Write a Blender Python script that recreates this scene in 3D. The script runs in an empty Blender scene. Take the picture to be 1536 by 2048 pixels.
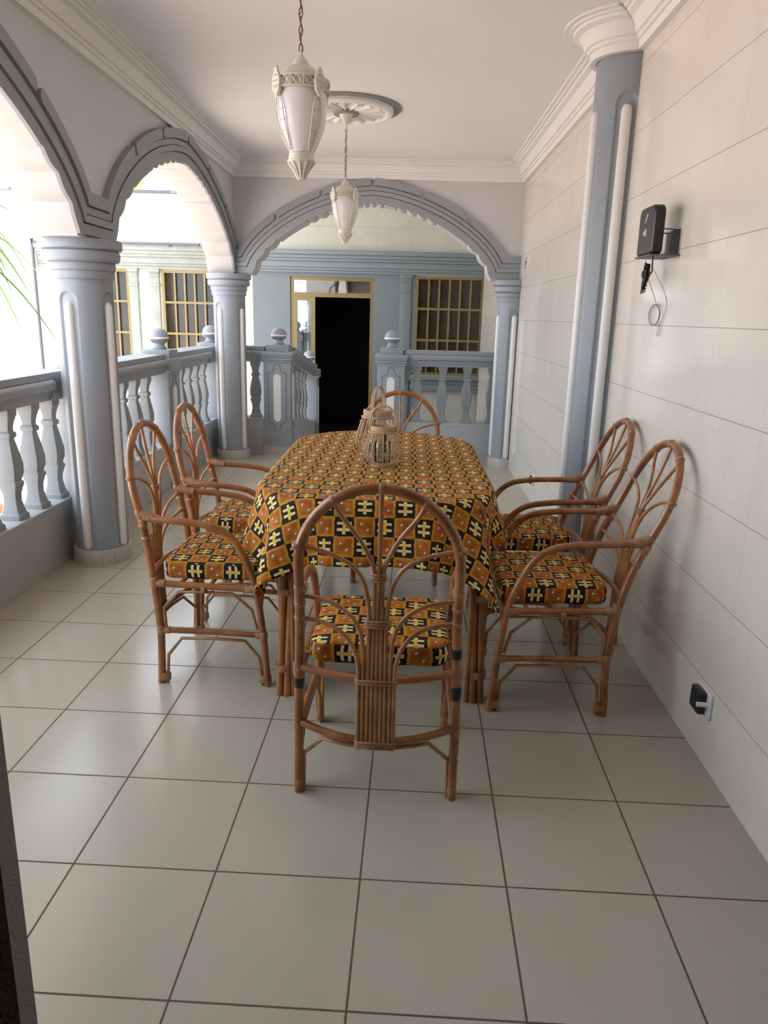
import bpy, bmesh, math, random
from mathutils import Vector, Matrix
random.seed(7)
PI = math.pi
SC = bpy.context.scene
COL = SC.collection

# ------------------------------------------------------------------ camera
cam_d = bpy.data.cameras.new('camera'); cam = bpy.data.objects.new('camera', cam_d); COL.objects.link(cam)
F, YAW, PITCH, ROLL = 1476.33, -0.0244126, -0.2603739, 0.0258286
cy_, sy_, cp_, sp_ = math.cos(YAW), math.sin(YAW), math.cos(PITCH), math.sin(PITCH)
fw = Vector((sy_*cp_, cy_*cp_, sp_)); r0 = Vector((cy_, -sy_, 0)); u0 = r0.cross(fw)
rt = math.cos(ROLL)*r0 + math.sin(ROLL)*u0; up = -math.sin(ROLL)*r0 + math.cos(ROLL)*u0
M = Matrix((rt, up, -fw)).transposed().to_4x4(); M.translation = Vector((0.07548, -2.09851, 1.4985))
cam.matrix_world = M
cam_d.sensor_fit = 'VERTICAL'; cam_d.sensor_height = 24.0; cam_d.lens = F/2048*24.0
cam_d.clip_start = 0.05; cam_d.clip_end = 200
SC.camera = cam

# ------------------------------------------------------------------ light
SC.view_settings.view_transform = 'Standard'; SC.view_settings.look = 'None'
SC.view_settings.exposure = 0.0; SC.view_settings.gamma = 1.0; SC.view_settings.use_curve_mapping = False
EXPO = 0.90
SKY = 2.6
SUN = 14.0
SC.view_settings.exposure = EXPO
w = bpy.data.worlds.new('sky'); SC.world = w; w.use_nodes = True
bg = w.node_tree.nodes['Background']; bg.inputs[0].default_value = (0.77, 0.87, 1.0, 1); bg.inputs[1].default_value = SKY
sd = bpy.data.lights.new('sun', 'SUN'); sd.energy = SUN; sd.angle = math.radians(0.55); sd.color = (1.0, 0.96, 0.91)
so = bpy.data.objects.new('sun', sd); COL.objects.link(so)
so.rotation_euler = Vector((0.06, 0.60, -0.80)).to_track_quat('-Z', 'Y').to_euler()
so.location = (-6, -4, 12)

# ------------------------------------------------------------------ helpers
def tag(o, label=None, cat=None, group=None, kind=None):
    if label: o['label'] = label
    if cat: o['category'] = cat
    if group: o['group'] = group
    if kind: o['kind'] = kind
    return o

def empty(name, loc=(0,0,0), rz=0.0):
    o = bpy.data.objects.new(name, None); COL.objects.link(o)
    o.location = loc; o.rotation_euler = (0,0,rz); o.empty_display_size = 0.1
    return o

class MB:
    def __init__(s):
        s.v = []; s.f = []; s.m = []; s.uv = {}
        s.clamp = None
    def add(s, vs, fs, mi=0):
        b = len(s.v); s.v += [tuple(p) for p in vs]
        for f in fs: s.f.append([b+i for i in f]); s.m.append(mi)
        return b
    def box(s, x0, x1, y0, y1, z0, z1, mi=0):
        s.add([(x0,y0,z0),(x1,y0,z0),(x1,y1,z0),(x0,y1,z0),(x0,y0,z1),(x1,y0,z1),(x1,y1,z1),(x0,y1,z1)],
              [(0,3,2,1),(4,5,6,7),(0,1,5,4),(1,2,6,5),(2,3,7,6),(3,0,4,7)], mi)
    def bbox(s, x0, x1, y0, y1, z0, z1, b=0.006, mi=0):
        # box with chamfered edges
        bm = bmesh.new(); bmesh.ops.create_cube(bm, size=1)
        for v in bm.verts: v.co = Vector(((x0+x1)/2+v.co.x*(x1-x0), (y0+y1)/2+v.co.y*(y1-y0), (z0+z1)/2+v.co.z*(z1-z0)))
        bmesh.ops.bevel(bm, geom=bm.edges[:], offset=b, segments=2, affect='EDGES', profile=0.5)
        bm.verts.index_update()
        s.add([v.co[:] for v in bm.verts], [[v.index for v in f.verts] for f in bm.faces], mi); bm.free()
    def tube(s, pts, r, n=10, closed=False, mi=0, caps=True):
        pts = [Vector(p) for p in pts]; N = len(pts)
        rs = r if isinstance(r, (list, tuple)) else [r]*N
        T = []
        for i in range(N):
            if closed: t = pts[(i+1)%N]-pts[i-1]
            else: t = pts[min(i+1,N-1)]-pts[max(i-1,0)]
            T.append(t.normalized() if t.length > 1e-9 else Vector((0,0,1)))
        a = Vector((0,0,1)) if abs(T[0].z) < 0.9 else Vector((1,0,0))
        nrm = (a - T[0]*a.dot(T[0])).normalized()
        vs = []
        for i in range(N):
            nrm = (nrm - T[i]*nrm.dot(T[i]))
            nrm = nrm.normalized() if nrm.length > 1e-6 else Vector((1,0,0))
            bn = T[i].cross(nrm)
            for k in range(n):
                th = 2*PI*k/n
                vs.append(pts[i]+(nrm*math.cos(th)+bn*math.sin(th))*rs[i])
        fs = []
        for i in range(N if closed else N-1):
            j = (i+1)%N
            for k in range(n):
                k2 = (k+1)%n
                fs.append((i*n+k, i*n+k2, j*n+k2, j*n+k))
        if caps and not closed:
            fs.append(tuple(range(n))[::-1]); fs.append(tuple((N-1)*n+k for k in range(n)))
        s.add(vs, fs, mi)
    def lathe(s, prof, c=(0,0,0), n=32, mi=0, a0=0.0, a1=2*PI, close=True):
        full = abs((a1-a0)-2*PI) < 1e-6
        m = n if full else n+1
        vs = []
        for (r, z) in prof:
            for k in range(m):
                th = a0+(a1-a0)*k/n
                vs.append((c[0]+r*math.cos(th), c[1]+r*math.sin(th), c[2]+z))
        fs = []
        for i in range(len(prof)-1):
            for k in range(n):
                k2 = (k+1)%m
                fs.append((i*m+k, i*m+k2, (i+1)*m+k2, (i+1)*m+k))
        if full and close:
            if prof[0][0] > 1e-5: fs.append(tuple(range(m))[::-1])
            if prof[-1][0] > 1e-5: fs.append(tuple((len(prof)-1)*m+k for k in range(m)))
        s.add(vs, fs, mi)
    def prism(s, poly, f0, f1, mi=0):
        # poly of 2D points, f0/f1 map a 2D point to 3D for the two ends
        n = len(poly)
        vs = [f0(p) for p in poly]+[f1(p) for p in poly]
        fs = [tuple(range(n))[::-1], tuple(range(n, 2*n))]
        for i in range(n): fs.append((i, (i+1)%n, n+(i+1)%n, n+i))
        s.add(vs, fs, mi)
    def build(s, name, mats, parent=None, smooth=35, recalc=True, loc=None):
        me = bpy.data.meshes.new(name)
        vs = s.v
        if s.clamp: vs = [s.clamp(p) for p in vs]
        me.from_pydata(vs, [], s.f)
        for m in (mats if isinstance(mats, (list, tuple)) else [mats]): me.materials.append(m)
        me.polygons.foreach_set('material_index', s.m)
        if s.uv:
            L = me.uv_layers.new(name='UVMap')
            for p in me.polygons:
                for li, vi in zip(p.loop_indices, p.vertices):
                    q = s.uv.get((p.index, vi), s.uv.get(vi))
                    if q: L.data[li].uv = q
        if recalc:
            bm = bmesh.new(); bm.from_mesh(me)
            bmesh.ops.recalc_face_normals(bm, faces=bm.faces[:]); bm.to_mesh(me); bm.free()
        if smooth:
            me.polygons.foreach_set('use_smooth', [True]*len(me.polygons))
            try: me.set_sharp_from_angle(angle=math.radians(smooth))
            except Exception: pass
        o = bpy.data.objects.new(name, me); COL.objects.link(o)
        if parent is not None: o.parent = parent
        if loc: o.location = loc
        return o

def copy_tree(o, parent=None):
    c = o.copy(); COL.objects.link(c)
    if parent is not None: c.parent = parent; c.matrix_parent_inverse = o.matrix_parent_inverse
    for ch in list(o.children): copy_tree(ch, c)
    return c

def catmull(P, k=8):
    P = [Vector(p) for p in P]; out = []
    for i in range(len(P)-1):
        p0 = P[i-1] if i > 0 else P[0]*2-P[1]
        p1, p2 = P[i], P[i+1]
        p3 = P[i+2] if i+2 < len(P) else P[-1]*2-P[-2]
        for j in range(k):
            t = j/k
            out.append(0.5*((2*p1)+(p2-p0)*t+(2*p0-5*p1+4*p2-p3)*t*t+(3*p1-p0-3*p2+p3)*t**3))
    out.append(P[-1]); return out

def smoothstep(a, b, x):
    t = max(0, min(1, (x-a)/(b-a))); return t*t*(3-2*t)

# ------------------------------------------------------------------ materials
def mat(name, color, rough=0.5, metal=0.0, spec=0.5, noise=0.0, nscale=8.0, bump=0.0, bscale=60.0, coat=0.0, trans=0.0):
    m = bpy.data.materials.new(name); m.use_nodes = True
    nt = m.node_tree; b = nt.nodes['Principled BSDF']
    b.inputs['Base Color'].default_value = (*color, 1); b.inputs['Roughness'].default_value = rough
    b.inputs['Metallic'].default_value = metal; b.inputs['Specular IOR Level'].default_value = spec
    if coat: b.inputs['Coat Weight'].default_value = coat; b.inputs['Coat Roughness'].default_value = 0.15
    if trans: b.inputs['Transmission Weight'].default_value = trans
    tc = nt.nodes.new('ShaderNodeTexCoord')
    if noise:
        n = nt.nodes.new('ShaderNodeTexNoise'); n.inputs['Scale'].default_value = nscale; n.inputs['Detail'].default_value = 5
        nt.links.new(tc.outputs['Object'], n.inputs['Vector'])
        r = nt.nodes.new('ShaderNodeMapRange'); r.inputs[1].default_value = 0.3; r.inputs[2].default_value = 0.7
        r.inputs[3].default_value = 1-noise; r.inputs[4].default_value = 1+noise
        nt.links.new(n.outputs['Fac'], r.inputs[0])
        x = nt.nodes.new('ShaderNodeVectorMath'); x.operation = 'SCALE'; x.inputs[0].default_value = color
        nt.links.new(r.outputs[0], x.inputs['Scale']); nt.links.new(x.outputs[0], b.inputs['Base Color'])
    if bump:
        n2 = nt.nodes.new('ShaderNodeTexNoise'); n2.inputs['Scale'].default_value = bscale; n2.inputs['Detail'].default_value = 3
        nt.links.new(tc.outputs['Object'], n2.inputs['Vector'])
        bp = nt.nodes.new('ShaderNodeBump'); bp.inputs['Strength'].default_value = bump; bp.inputs['Distance'].default_value = 0.01
        nt.links.new(n2.outputs['Fac'], bp.inputs['Height']); nt.links.new(bp.outputs[0], b.inputs['Normal'])
    return m

class NB:
    """small expression builder over math nodes"""
    def __init__(s, nt): s.nt = nt
    def op(s, o, a, b=None, c=None):
        n = s.nt.nodes.new('ShaderNodeMath'); n.operation = o
        for i, x in enumerate((a, b, c)):
            if x is None: continue
            if isinstance(x, (int, float)): n.inputs[i].default_value = x
            else: s.nt.links.new(x, n.inputs[i])
        return n.outputs[0]
    def add(s, a, b): return s.op('ADD', a, b)
    def sub(s, a, b): return s.op('SUBTRACT', a, b)
    def mul(s, a, b): return s.op('MULTIPLY', a, b)
    def lt(s, a, b): return s.op('LESS_THAN', a, b)
    def gt(s, a, b): return s.op('GREATER_THAN', a, b)
    def abs(s, a): return s.op('ABSOLUTE', a)
    def mx(s, a, b): return s.op('MAXIMUM', a, b)
    def mn(s, a, b): return s.op('MINIMUM', a, b)
    def bar(s, fu, cu, hu, fv, cv, hv):
        return s.mul(s.lt(s.abs(s.sub(fu, cu)), hu), s.lt(s.abs(s.sub(fv, cv)), hv))
    def step(s, x, a, b):
        n = s.nt.nodes.new('ShaderNodeMapRange'); n.interpolation_type = 'SMOOTHSTEP'
        s.nt.links.new(x, n.inputs[0]); n.inputs[1].default_value = a; n.inputs[2].default_value = b
        n.inputs[3].default_value = 0; n.inputs[4].default_value = 1
        return n.outputs[0]
    def mix(s, f, a, b):
        n = s.nt.nodes.new('ShaderNodeMix'); n.data_type = 'RGBA'
        if isinstance(f, (int, float)): n.inputs[0].default_value = f
        else: s.nt.links.new(f, n.inputs[0])
        for i, x in ((6, a), (7, b)):
            if isinstance(x, tuple): n.inputs[i].default_value = (*x, 1)
            else: s.nt.links.new(x, n.inputs[i])
        return n.outputs[2]

def fabric_material():
    m = bpy.data.materials.new('wax_print_cotton'); m.use_nodes = True; nt = m.node_tree; B = NB(nt)
    b = nt.nodes['Principled BSDF']; b.inputs['Roughness'].default_value = 0.75; b.inputs['Specular IOR Level'].default_value = 0.25
    uv = nt.nodes.new('ShaderNodeUVMap'); uv.uv_map = 'UVMap'
    nz = nt.nodes.new('ShaderNodeTexNoise'); nz.inputs['Scale'].default_value = 2.2; nz.inputs['Detail'].default_value = 2
    nt.links.new(uv.outputs[0], nz.inputs['Vector'])
    nz2 = nt.nodes.new('ShaderNodeTexNoise'); nz2.inputs['Scale'].default_value = 9; nz2.inputs['Detail'].default_value = 3
    nt.links.new(uv.outputs[0], nz2.inputs['Vector'])
    sp = nt.nodes.new('ShaderNodeSeparateXYZ'); nt.links.new(uv.outputs[0], sp.inputs[0])
    wob = B.mul(B.sub(nz.outputs['Fac'], 0.5), 0.10)
    u = B.add(sp.outputs[0], wob); v = B.add(sp.outputs[1], wob)
    iu, iv = B.op('FLOOR', u), B.op('FLOOR', v)
    fu, fv = B.sub(u, iu), B.sub(v, iv)
    par = B.op('FLOORED_MODULO', B.add(iu, iv), 2.0)          # 0 dark square, 1 brown square
    e = B.mn(B.mn(fu, B.sub(1.0, fu)), B.mn(fv, B.sub(1.0, fv)))
    e2 = B.add(e, B.mul(B.sub(nz2.outputs['Fac'], 0.5), 0.12))
    # brown square
    br = B.mix(B.step(nz.outputs['Fac'], 0.35, 0.65), (0.31, 0.078, 0.009), (0.44, 0.150, 0.012))
    br = B.mix(B.step(e2, 0.02, 0.17), (0.54, 0.27, 0.018), br)
    dg = B.mn(B.abs(B.sub(fu, fv)), B.abs(B.sub(B.add(fu, fv), 1.0)))
    br = B.mix(B.mul(B.lt(dg, 0.012), 0.6), br, (0.12, 0.03, 0.008))
    for (cu, cv) in ((0.34, 0.66), (0.66, 0.36)):
        a = B.mul(B.add(B.sub(fu, cu), B.sub(fv, cv)), 0.7071); d = B.mul(B.sub(B.sub(fu, cu), B.sub(fv, cv)), 0.7071)
        el = B.add(B.op('POWER', B.mul(B.abs(a), 1/0.075), 2.0), B.op('POWER', B.mul(B.abs(d), 1/0.05), 2.0))
        br = B.mix(B.lt(el, 1.5), br, (0.06, 0.025, 0.02))
        br = B.mix(B.lt(el, 1.0), br, (0.80, 0.78, 0.74))
        br = B.mix(B.mul(B.lt(B.abs(d), 0.011), B.lt(B.abs(a), 0.05)), br, (0.10, 0.06, 0.10))
    # dark square with the double-barred cross
    dk = B.mix(B.step(e2, -0.01, 0.030), (0.50, 0.235, 0.02), (0.016, 0.008, 0.006))
    vb = B.bar(fu, 0.5, 0.080, fv, 0.5, 0.37)
    hb = B.mx(B.bar(fu, 0.5, 0.35, fv, 0.345, 0.066), B.bar(fu, 0.5, 0.35, fv, 0.655, 0.066))
    ink = B.mix(B.step(nz2.outputs['Fac'], 0.40, 0.62), (0.72, 0.58, 0.22), (0.82, 0.74, 0.44))
    ink = B.mix(B.mul(vb, B.lt(B.abs(B.sub(fv, 0.5)), 0.25)), ink, (0.74, 0.47, 0.07))
    dk = B.mix(B.mx(vb, hb), dk, ink)
    col = B.mix(par, dk, br)
    nt.links.new(col, b.inputs['Base Color'])
    return m

def tile_floor_material():
    m = bpy.data.materials.new('glazed_floor_tile'); m.use_nodes = True; nt = m.node_tree; B = NB(nt)
    b = nt.nodes['Principled BSDF']
    tc = nt.nodes.new('ShaderNodeTexCoord'); mp = nt.nodes.new('ShaderNodeMapping')
    mp.inputs['Rotation'].default_value = (0, 0, math.radians(0.8)); nt.links.new(tc.outputs['Object'], mp.inputs[0])
    sp = nt.nodes.new('ShaderNodeSeparateXYZ'); nt.links.new(mp.outputs[0], sp.inputs[0])
    u, v = B.mul(sp.outputs[0], 2.5), B.mul(sp.outputs[1], 2.5)
    iu, iv = B.op('FLOOR', u), B.op('FLOOR', v); fu, fv = B.sub(u, iu), B.sub(v, iv)
    e = B.mn(B.mn(fu, B.sub(1.0, fu)), B.mn(fv, B.sub(1.0, fv)))
    n = nt.nodes.new('ShaderNodeTexNoise'); n.inputs['Scale'].default_value = 3.0; n.inputs['Detail'].default_value = 6; nt.links.new(tc.outputs['Object'], n.inputs[0])
    n3 = nt.nodes.new('ShaderNodeTexNoise'); n3.inputs['Scale'].default_value = 160; n3.inputs['Detail'].default_value = 2; nt.links.new(tc.outputs['Object'], n3.inputs[0])
    wn = nt.nodes.new('ShaderNodeTexWhiteNoise'); wn.noise_dimensions = '2D'
    cb = nt.nodes.new('ShaderNodeCombineXYZ'); nt.links.new(iu, cb.inputs[0]); nt.links.new(iv, cb.inputs[1]); nt.links.new(cb.outputs[0], wn.inputs['Vector'])
    base = B.mix(B.step(n.outputs['Fac'], 0.25, 0.75), (0.42, 0.395, 0.315), (0.45, 0.42, 0.345))
    base = B.mix(B.mul(wn.outputs['Value'], 0.25), base, (0.46, 0.435, 0.36))
    base = B.mix(B.mul(B.step(n3.outputs['Fac'], 0.55, 0.75), 0.22), base, (0.36, 0.34, 0.29))
    n4 = nt.nodes.new('ShaderNodeTexNoise'); n4.inputs['Scale'].default_value = 1.7; n4.inputs['Detail'].default_value = 8; n4.inputs['Distortion'].default_value = 1.5; nt.links.new(tc.outputs['Object'], n4.inputs[0])
    base = B.mix(B.mul(B.step(n4.outputs['Fac'], 0.70, 0.95), 0.30), base, (0.33, 0.28, 0.21))
    g = B.step(B.add(e, B.mul(B.sub(n3.outputs['Fac'], .5), .003)), 0.0055, 0.0085)
    nt.links.new(B.mix(g, (0.115, 0.085, 0.05), base), b.inputs['Base Color'])
    r = nt.nodes.new('ShaderNodeMapRange'); nt.links.new(n.outputs['Fac'], r.inputs[0]); r.inputs[3].default_value = 0.17; r.inputs[4].default_value = 0.24
    rr = nt.nodes.new('ShaderNodeMix'); nt.links.new(g, rr.inputs[0]); rr.inputs[2].default_value = 0.9; nt.links.new(r.outputs[0], rr.inputs[3])
    nt.links.new(rr.outputs[0], b.inputs['Roughness'])
    bp = nt.nodes.new('ShaderNodeBump'); bp.inputs['Strength'].default_value = 0.5; bp.inputs['Distance'].default_value = 0.002
    nt.links.new(g, bp.inputs['Height']); nt.links.new(bp.outputs[0], b.inputs['Normal'])
    return m

def wall_tile_material(name, ax, size_u, size_v, off_u, off_v, c0, c1, rough, joint, jw=0.0035, vfade=0.35):
    m = bpy.data.materials.new(name); m.use_nodes = True; nt = m.node_tree; B = NB(nt)
    b = nt.nodes['Principled BSDF']; b.inputs['Roughness'].default_value = rough
    tc = nt.nodes.new('ShaderNodeTexCoord'); sp = nt.nodes.new('ShaderNodeSeparateXYZ'); nt.links.new(tc.outputs['Object'], sp.inputs[0])
    u = B.mul(B.sub(sp.outputs[ax], off_u), 1/size_u); v = B.mul(B.sub(sp.outputs[2], off_v), 1/size_v)
    fu, fv = B.sub(u, B.op('FLOOR', u)), B.sub(v, B.op('FLOOR', v))
    eu = B.mul(B.mn(fu, B.sub(1.0, fu)), size_u); ev = B.mul(B.mn(fv, B.sub(1.0, fv)), size_v)
    n = nt.nodes.new('ShaderNodeTexNoise'); n.inputs['Scale'].default_value = 2.2; n.inputs['Detail'].default_value = 7; n.inputs['Distortion'].default_value = 0.8; nt.links.new(tc.outputs['Object'], n.inputs[0])
    vn = nt.nodes.new('ShaderNodeTexNoise'); vn.inputs['Scale'].default_value = 5; vn.inputs['Detail'].default_value = 8; vn.inputs['Distortion'].default_value = 2; nt.links.new(tc.outputs['Object'], vn.inputs[0])
    base = B.mix(B.step(n.outputs['Fac'], 0.3, 0.7), c0, c1)
    vein = B.lt(B.abs(B.sub(vn.outputs['Fac'], 0.5)), 0.006)
    base = B.mix(B.mul(vein, 0.12), base, (0.45, 0.33, 0.22))
    jv = B.lt(ev, jw/2*1.0); ju = B.mul(B.lt(eu, jw/2*0.8), vfade)
    nt.links.new(B.mix(B.mx(jv, ju), base, joint), b.inputs['Base Color'])
    return m

M_FLOOR = tile_floor_material()
M_WALLT = wall_tile_material('cream_wall_tile', 1, 0.45, 0.30, 0.17, 0.285, (0.72, 0.655, 0.575), (0.76, 0.70, 0.62), 0.13, (0.34, 0.28, 0.22), 0.0028)
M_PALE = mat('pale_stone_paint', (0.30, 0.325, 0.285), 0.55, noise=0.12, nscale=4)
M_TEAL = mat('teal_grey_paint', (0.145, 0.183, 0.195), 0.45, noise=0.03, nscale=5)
M_FARTILE = wall_tile_material('pale_wall_tile', 0, 0.50, 0.345, 0.10, 0.30, (0.42, 0.44, 0.385), (0.47, 0.485, 0.42), 0.3, (0.38, 0.37, 0.30), 0.010, 0.8)
M_CEIL = mat('white_ceiling_paint', (0.85, 0.83, 0.82), 0.7, noise=0.015, nscale=2)
M_CORN = mat('white_plaster', (0.82, 0.80, 0.77), 0.55)
M_GREYW = mat('pale_grey_paint', (0.63, 0.625, 0.62), 0.6, noise=0.03, nscale=3)
M_BLUE = mat('blue_grey_paint', (0.285, 0.312, 0.342), 0.42, noise=0.03, nscale=6, bump=0.05, bscale=90)
M_ARCH = mat('grey_arch_paint', (0.31, 0.322, 0.338), 0.5, noise=0.03, nscale=6)
M_PARAPET = mat('grey_parapet_paint', (0.42, 0.43, 0.44), 0.5, noise=0.05, nscale=4)
M_WHITE = mat('white_gloss_paint', (0.80, 0.79, 0.76), 0.4)
M_SOFFIT = mat('worn_white_paint', (0.56, 0.55, 0.53), 0.55, noise=0.05)
M_DARKLINE = mat('dark_blue_grey_paint', (0.10, 0.12, 0.14), 0.5)
M_BALUSTER = mat('grey_baluster_paint', (0.255, 0.275, 0.28), 0.5, noise=0.06, nscale=12)
M_SKIRT = wall_tile_material('grey_skirting_tile', 0, 0.06, 0.5, 0.0, -0.01, (0.42, 0.40, 0.36), (0.47, 0.45, 0.40), 0.4, (0.25, 0.23, 0.2), 0.003, 0.7)
M_RATTAN = None
M_FABRIC = fabric_material()
M_GOLD = mat('gold_anodised_aluminium', (0.235, 0.185, 0.075), 0.4, metal=0.4, noise=0.05)
M_DARKGLASS = mat('tinted_window_glass', (0.045, 0.036, 0.026), 0.06, noise=0.25, nscale=3)
M_MIRRORGLASS = mat('reflective_door_glass', (0.55, 0.57, 0.58), 0.015, metal=1.0)
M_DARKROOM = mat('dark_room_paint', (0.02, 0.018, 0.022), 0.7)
M_GROUND = mat('pinkish_court_paving', (0.52, 0.425, 0.38), 0.8, noise=0.1, nscale=2)
M_LAMPW = mat('ivory_lamp_metal', (0.70, 0.66, 0.57), 0.4, noise=0.05, nscale=30)
M_OPAL = mat('opal_lamp_glass', (0.80, 0.77, 0.76), 0.18)
M_CHAIN = mat('aged_brass_chain', (0.22, 0.12, 0.05), 0.4, metal=0.7)
M_BLACK = mat('black_plastic', (0.012, 0.012, 0.013), 0.3)
M_WIRE = mat('pale_wire_sheath', (0.36, 0.28, 0.18), 0.5)
M_PLASTW = mat('white_plastic', (0.72, 0.72, 0.72), 0.3)
M_WICKER = mat('natural_willow', (0.47, 0.31, 0.19), 0.55, noise=0.15, nscale=25)
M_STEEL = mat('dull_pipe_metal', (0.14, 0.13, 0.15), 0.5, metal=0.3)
M_LEAF = mat('green_leaf', (0.12, 0.30, 0.035), 0.4, noise=0.25, nscale=6)
M_BARK = mat('tree_bark', (0.16, 0.11, 0.07), 0.9, noise=0.2)
M_POT = mat('terracotta_pot', (0.36, 0.07, 0.03), 0.5, noise=0.1)
M_SOIL = mat('plant_soil', (0.06, 0.04, 0.03), 0.95)
M_GREYDARK = mat('grey_jamb_paint', (0.20, 0.19, 0.185), 0.7, bump=0.6, bscale=200)
M_ROSEG = mat('grey_rose_paint', (0.26, 0.26, 0.25), 0.6)

def rattan_material():
    m = bpy.data.materials.new('varnished_rattan'); m.use_nodes = True; nt = m.node_tree; B = NB(nt)
    b = nt.nodes['Principled BSDF']; b.inputs['Roughness'].default_value = 0.30
    b.inputs['Coat Weight'].default_value = 0.35; b.inputs['Coat Roughness'].default_value = 0.12
    tc = nt.nodes.new('ShaderNodeTexCoord')
    n = nt.nodes.new('ShaderNodeTexNoise'); n.inputs['Scale'].default_value = 9; n.inputs['Detail'].default_value = 4; nt.links.new(tc.outputs['Object'], n.inputs[0])
    n2 = nt.nodes.new('ShaderNodeTexNoise'); n2.inputs['Scale'].default_value = 45; n2.inputs['Detail'].default_value = 5; nt.links.new(tc.outputs['Object'], n2.inputs[0])
    c = B.mix(B.step(n.outputs['Fac'], 0.3, 0.7), (0.215, 0.070, 0.020), (0.37, 0.145, 0.044))
    c = B.mix(B.mul(B.step(n2.outputs['Fac'], 0.56, 0.76), 0.55), c, (0.13, 0.045, 0.02))
    nt.links.new(c, b.inputs['Base Color'])
    return m
M_RATTAN = rattan_material()
M_RATTAN_THIN = mat('thin_rattan_cane', (0.37, 0.165, 0.058), 0.35, noise=0.3, nscale=18, coat=0.3)
M_CANE = mat('cane_binding', (0.36, 0.17, 0.068), 0.40, noise=0.22, nscale=40, bump=0.6, bscale=150, coat=0.2)

def glass_mat():
    m = bpy.data.materials.new('clear_glass'); m.use_nodes = True; nt = m.node_tree
    out = nt.nodes['Material Output']; tr = nt.nodes.new('ShaderNodeBsdfTransparent'); gl = nt.nodes.new('ShaderNodeBsdfGlossy'); mx = nt.nodes.new('ShaderNodeMixShader')
    tr.inputs[0].default_value = (0.90, 0.93, 0.91, 1); gl.inputs['Roughness'].default_value = 0.05
    fr = nt.nodes.new('ShaderNodeFresnel'); fr.inputs[0].default_value = 1.35
    nt.links.new(fr.outputs[0], mx.inputs[0]); nt.links.new(tr.outputs[0], mx.inputs[1]); nt.links.new(gl.outputs[0], mx.inputs[2]); nt.links.new(mx.outputs[0], out.inputs[0])
    return m
M_GLASS = glass_mat()

# ------------------------------------------------------------------ room dimensions
XR = 1.163          # tiled right wall
XL = -1.66          # inner face of the left arcade
XLB = -1.90         # outer face of the left arcade
YE = 5.56           # near face of the end arch wall
YEB = 5.80
ZC = 2.91           # ceiling
ZS = 1.86           # arch springing
YB = -1.10          # doorway wall behind the table room
GZ = -0.40          # court ground

# floor, ceiling, walls
b = MB(); b.box(-1.95, XR, -4.0, 6.12, -0.12, 0.0); o = b.build('floor', M_FLOOR, smooth=0); tag(o, 'beige glazed square floor tiles with brown grout', 'floor', kind='structure')
b = MB(); b.box(-2.75, XR, -4.0, YEB, ZC, ZC+0.15); o = b.build('ceiling', M_CEIL, smooth=0); tag(o, 'white painted veranda ceiling', 'ceiling', kind='structure')
b = MB(); b.box(XR, XR+0.15, -4.0, 9.15, -0.4, ZC+0.15); o = b.build('wall_right', M_WALLT, smooth=0); tag(o, 'glossy cream tiled wall on the right of the veranda', 'wall', kind='structure')
b = MB(); b.box(-40, 40, -40, 60, GZ-0.2, GZ); o = b.build('ground', M_GROUND, smooth=0); tag(o, 'bright sunlit paved courtyard ground', 'ground', kind='structure')

# doorway wall near the camera and the dim room behind it
b = MB(); b.box(XLB-0.0, -0.531, YB-0.048, YB, 0, ZC); b.box(0.72, XR, YB-0.048, YB, 0, ZC); b.box(-0.531, 0.72, YB-0.048, YB, 2.25, ZC)
o = b.build('wall_back', M_GREYDARK, smooth=0); tag(o, 'dark grey door jamb and wall beside the viewpoint', 'wall', kind='structure')
b = MB(); b.box(XLB, XR, -4.1, -4.0, 0, ZC); b.box(XLB, XLB+0.2, -4.0, YB-0.05, 0, ZC)
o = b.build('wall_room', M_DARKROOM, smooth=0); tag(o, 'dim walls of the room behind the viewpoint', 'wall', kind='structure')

# ------------------------------------------------------------------ arches
def arch_curve(c, h, rise, N=160, p=1.6):
    pts = []
    for i in range(N+1):
        th = PI*(1-i/N)
        ct, st = math.cos(th), math.sin(th)
        s = c+h*math.copysign(abs(ct)**(2/p), ct); z = ZS+rise*abs(st)**(2/p)
        pts.append((s, z))
    return pts

def resample(P, N):
    L = [0]
    for a, q in zip(P, P[1:]): L.append(L[-1]+math.hypot(q[0]-a[0], q[1]-a[1]))
    out = []; j = 0
    for i in range(N+1):
        d = L[-1]*i/N
        while j < len(P)-2 and L[j+1] < d: j += 1
        t = (d-L[j])/max(1e-9, L[j+1]-L[j])
        out.append((P[j][0]+(P[j+1][0]-P[j][0])*t, P[j][1]+(P[j+1][1]-P[j][1])*t))
    return out

def offset(P, dfun):
    out = []
    n = len(P)
    for i, (s, z) in enumerate(P):
        a, q = P[max(0, i-1)], P[min(n-1, i+1)]
        tx, tz = q[0]-a[0], q[1]-a[1]; L = math.hypot(tx, tz) or 1
        d = dfun(i/(n-1)); out.append((s-tz/L*d, z+tx/L*d))
    return out

def lobes(u):
    u = min(u, 1-u)
    for (a, q, n) in ((0.0, 0.15, 3), (0.27, 0.42, 4), (0.462, 0.538, 3)):
        if a <= u <= q or (a > 0.45 and u >= a): return 0.020*abs(math.sin(PI*n*(u-a)/(q-a)))
    return 0.016

ARCH1 = dict(c=0.42, h=1.53, rise=0.72)
ARCH2 = dict(c=3.962, h=1.548, rise=0.72)
ARCHE = dict(c=-0.30, h=1.19, rise=0.695)

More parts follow.
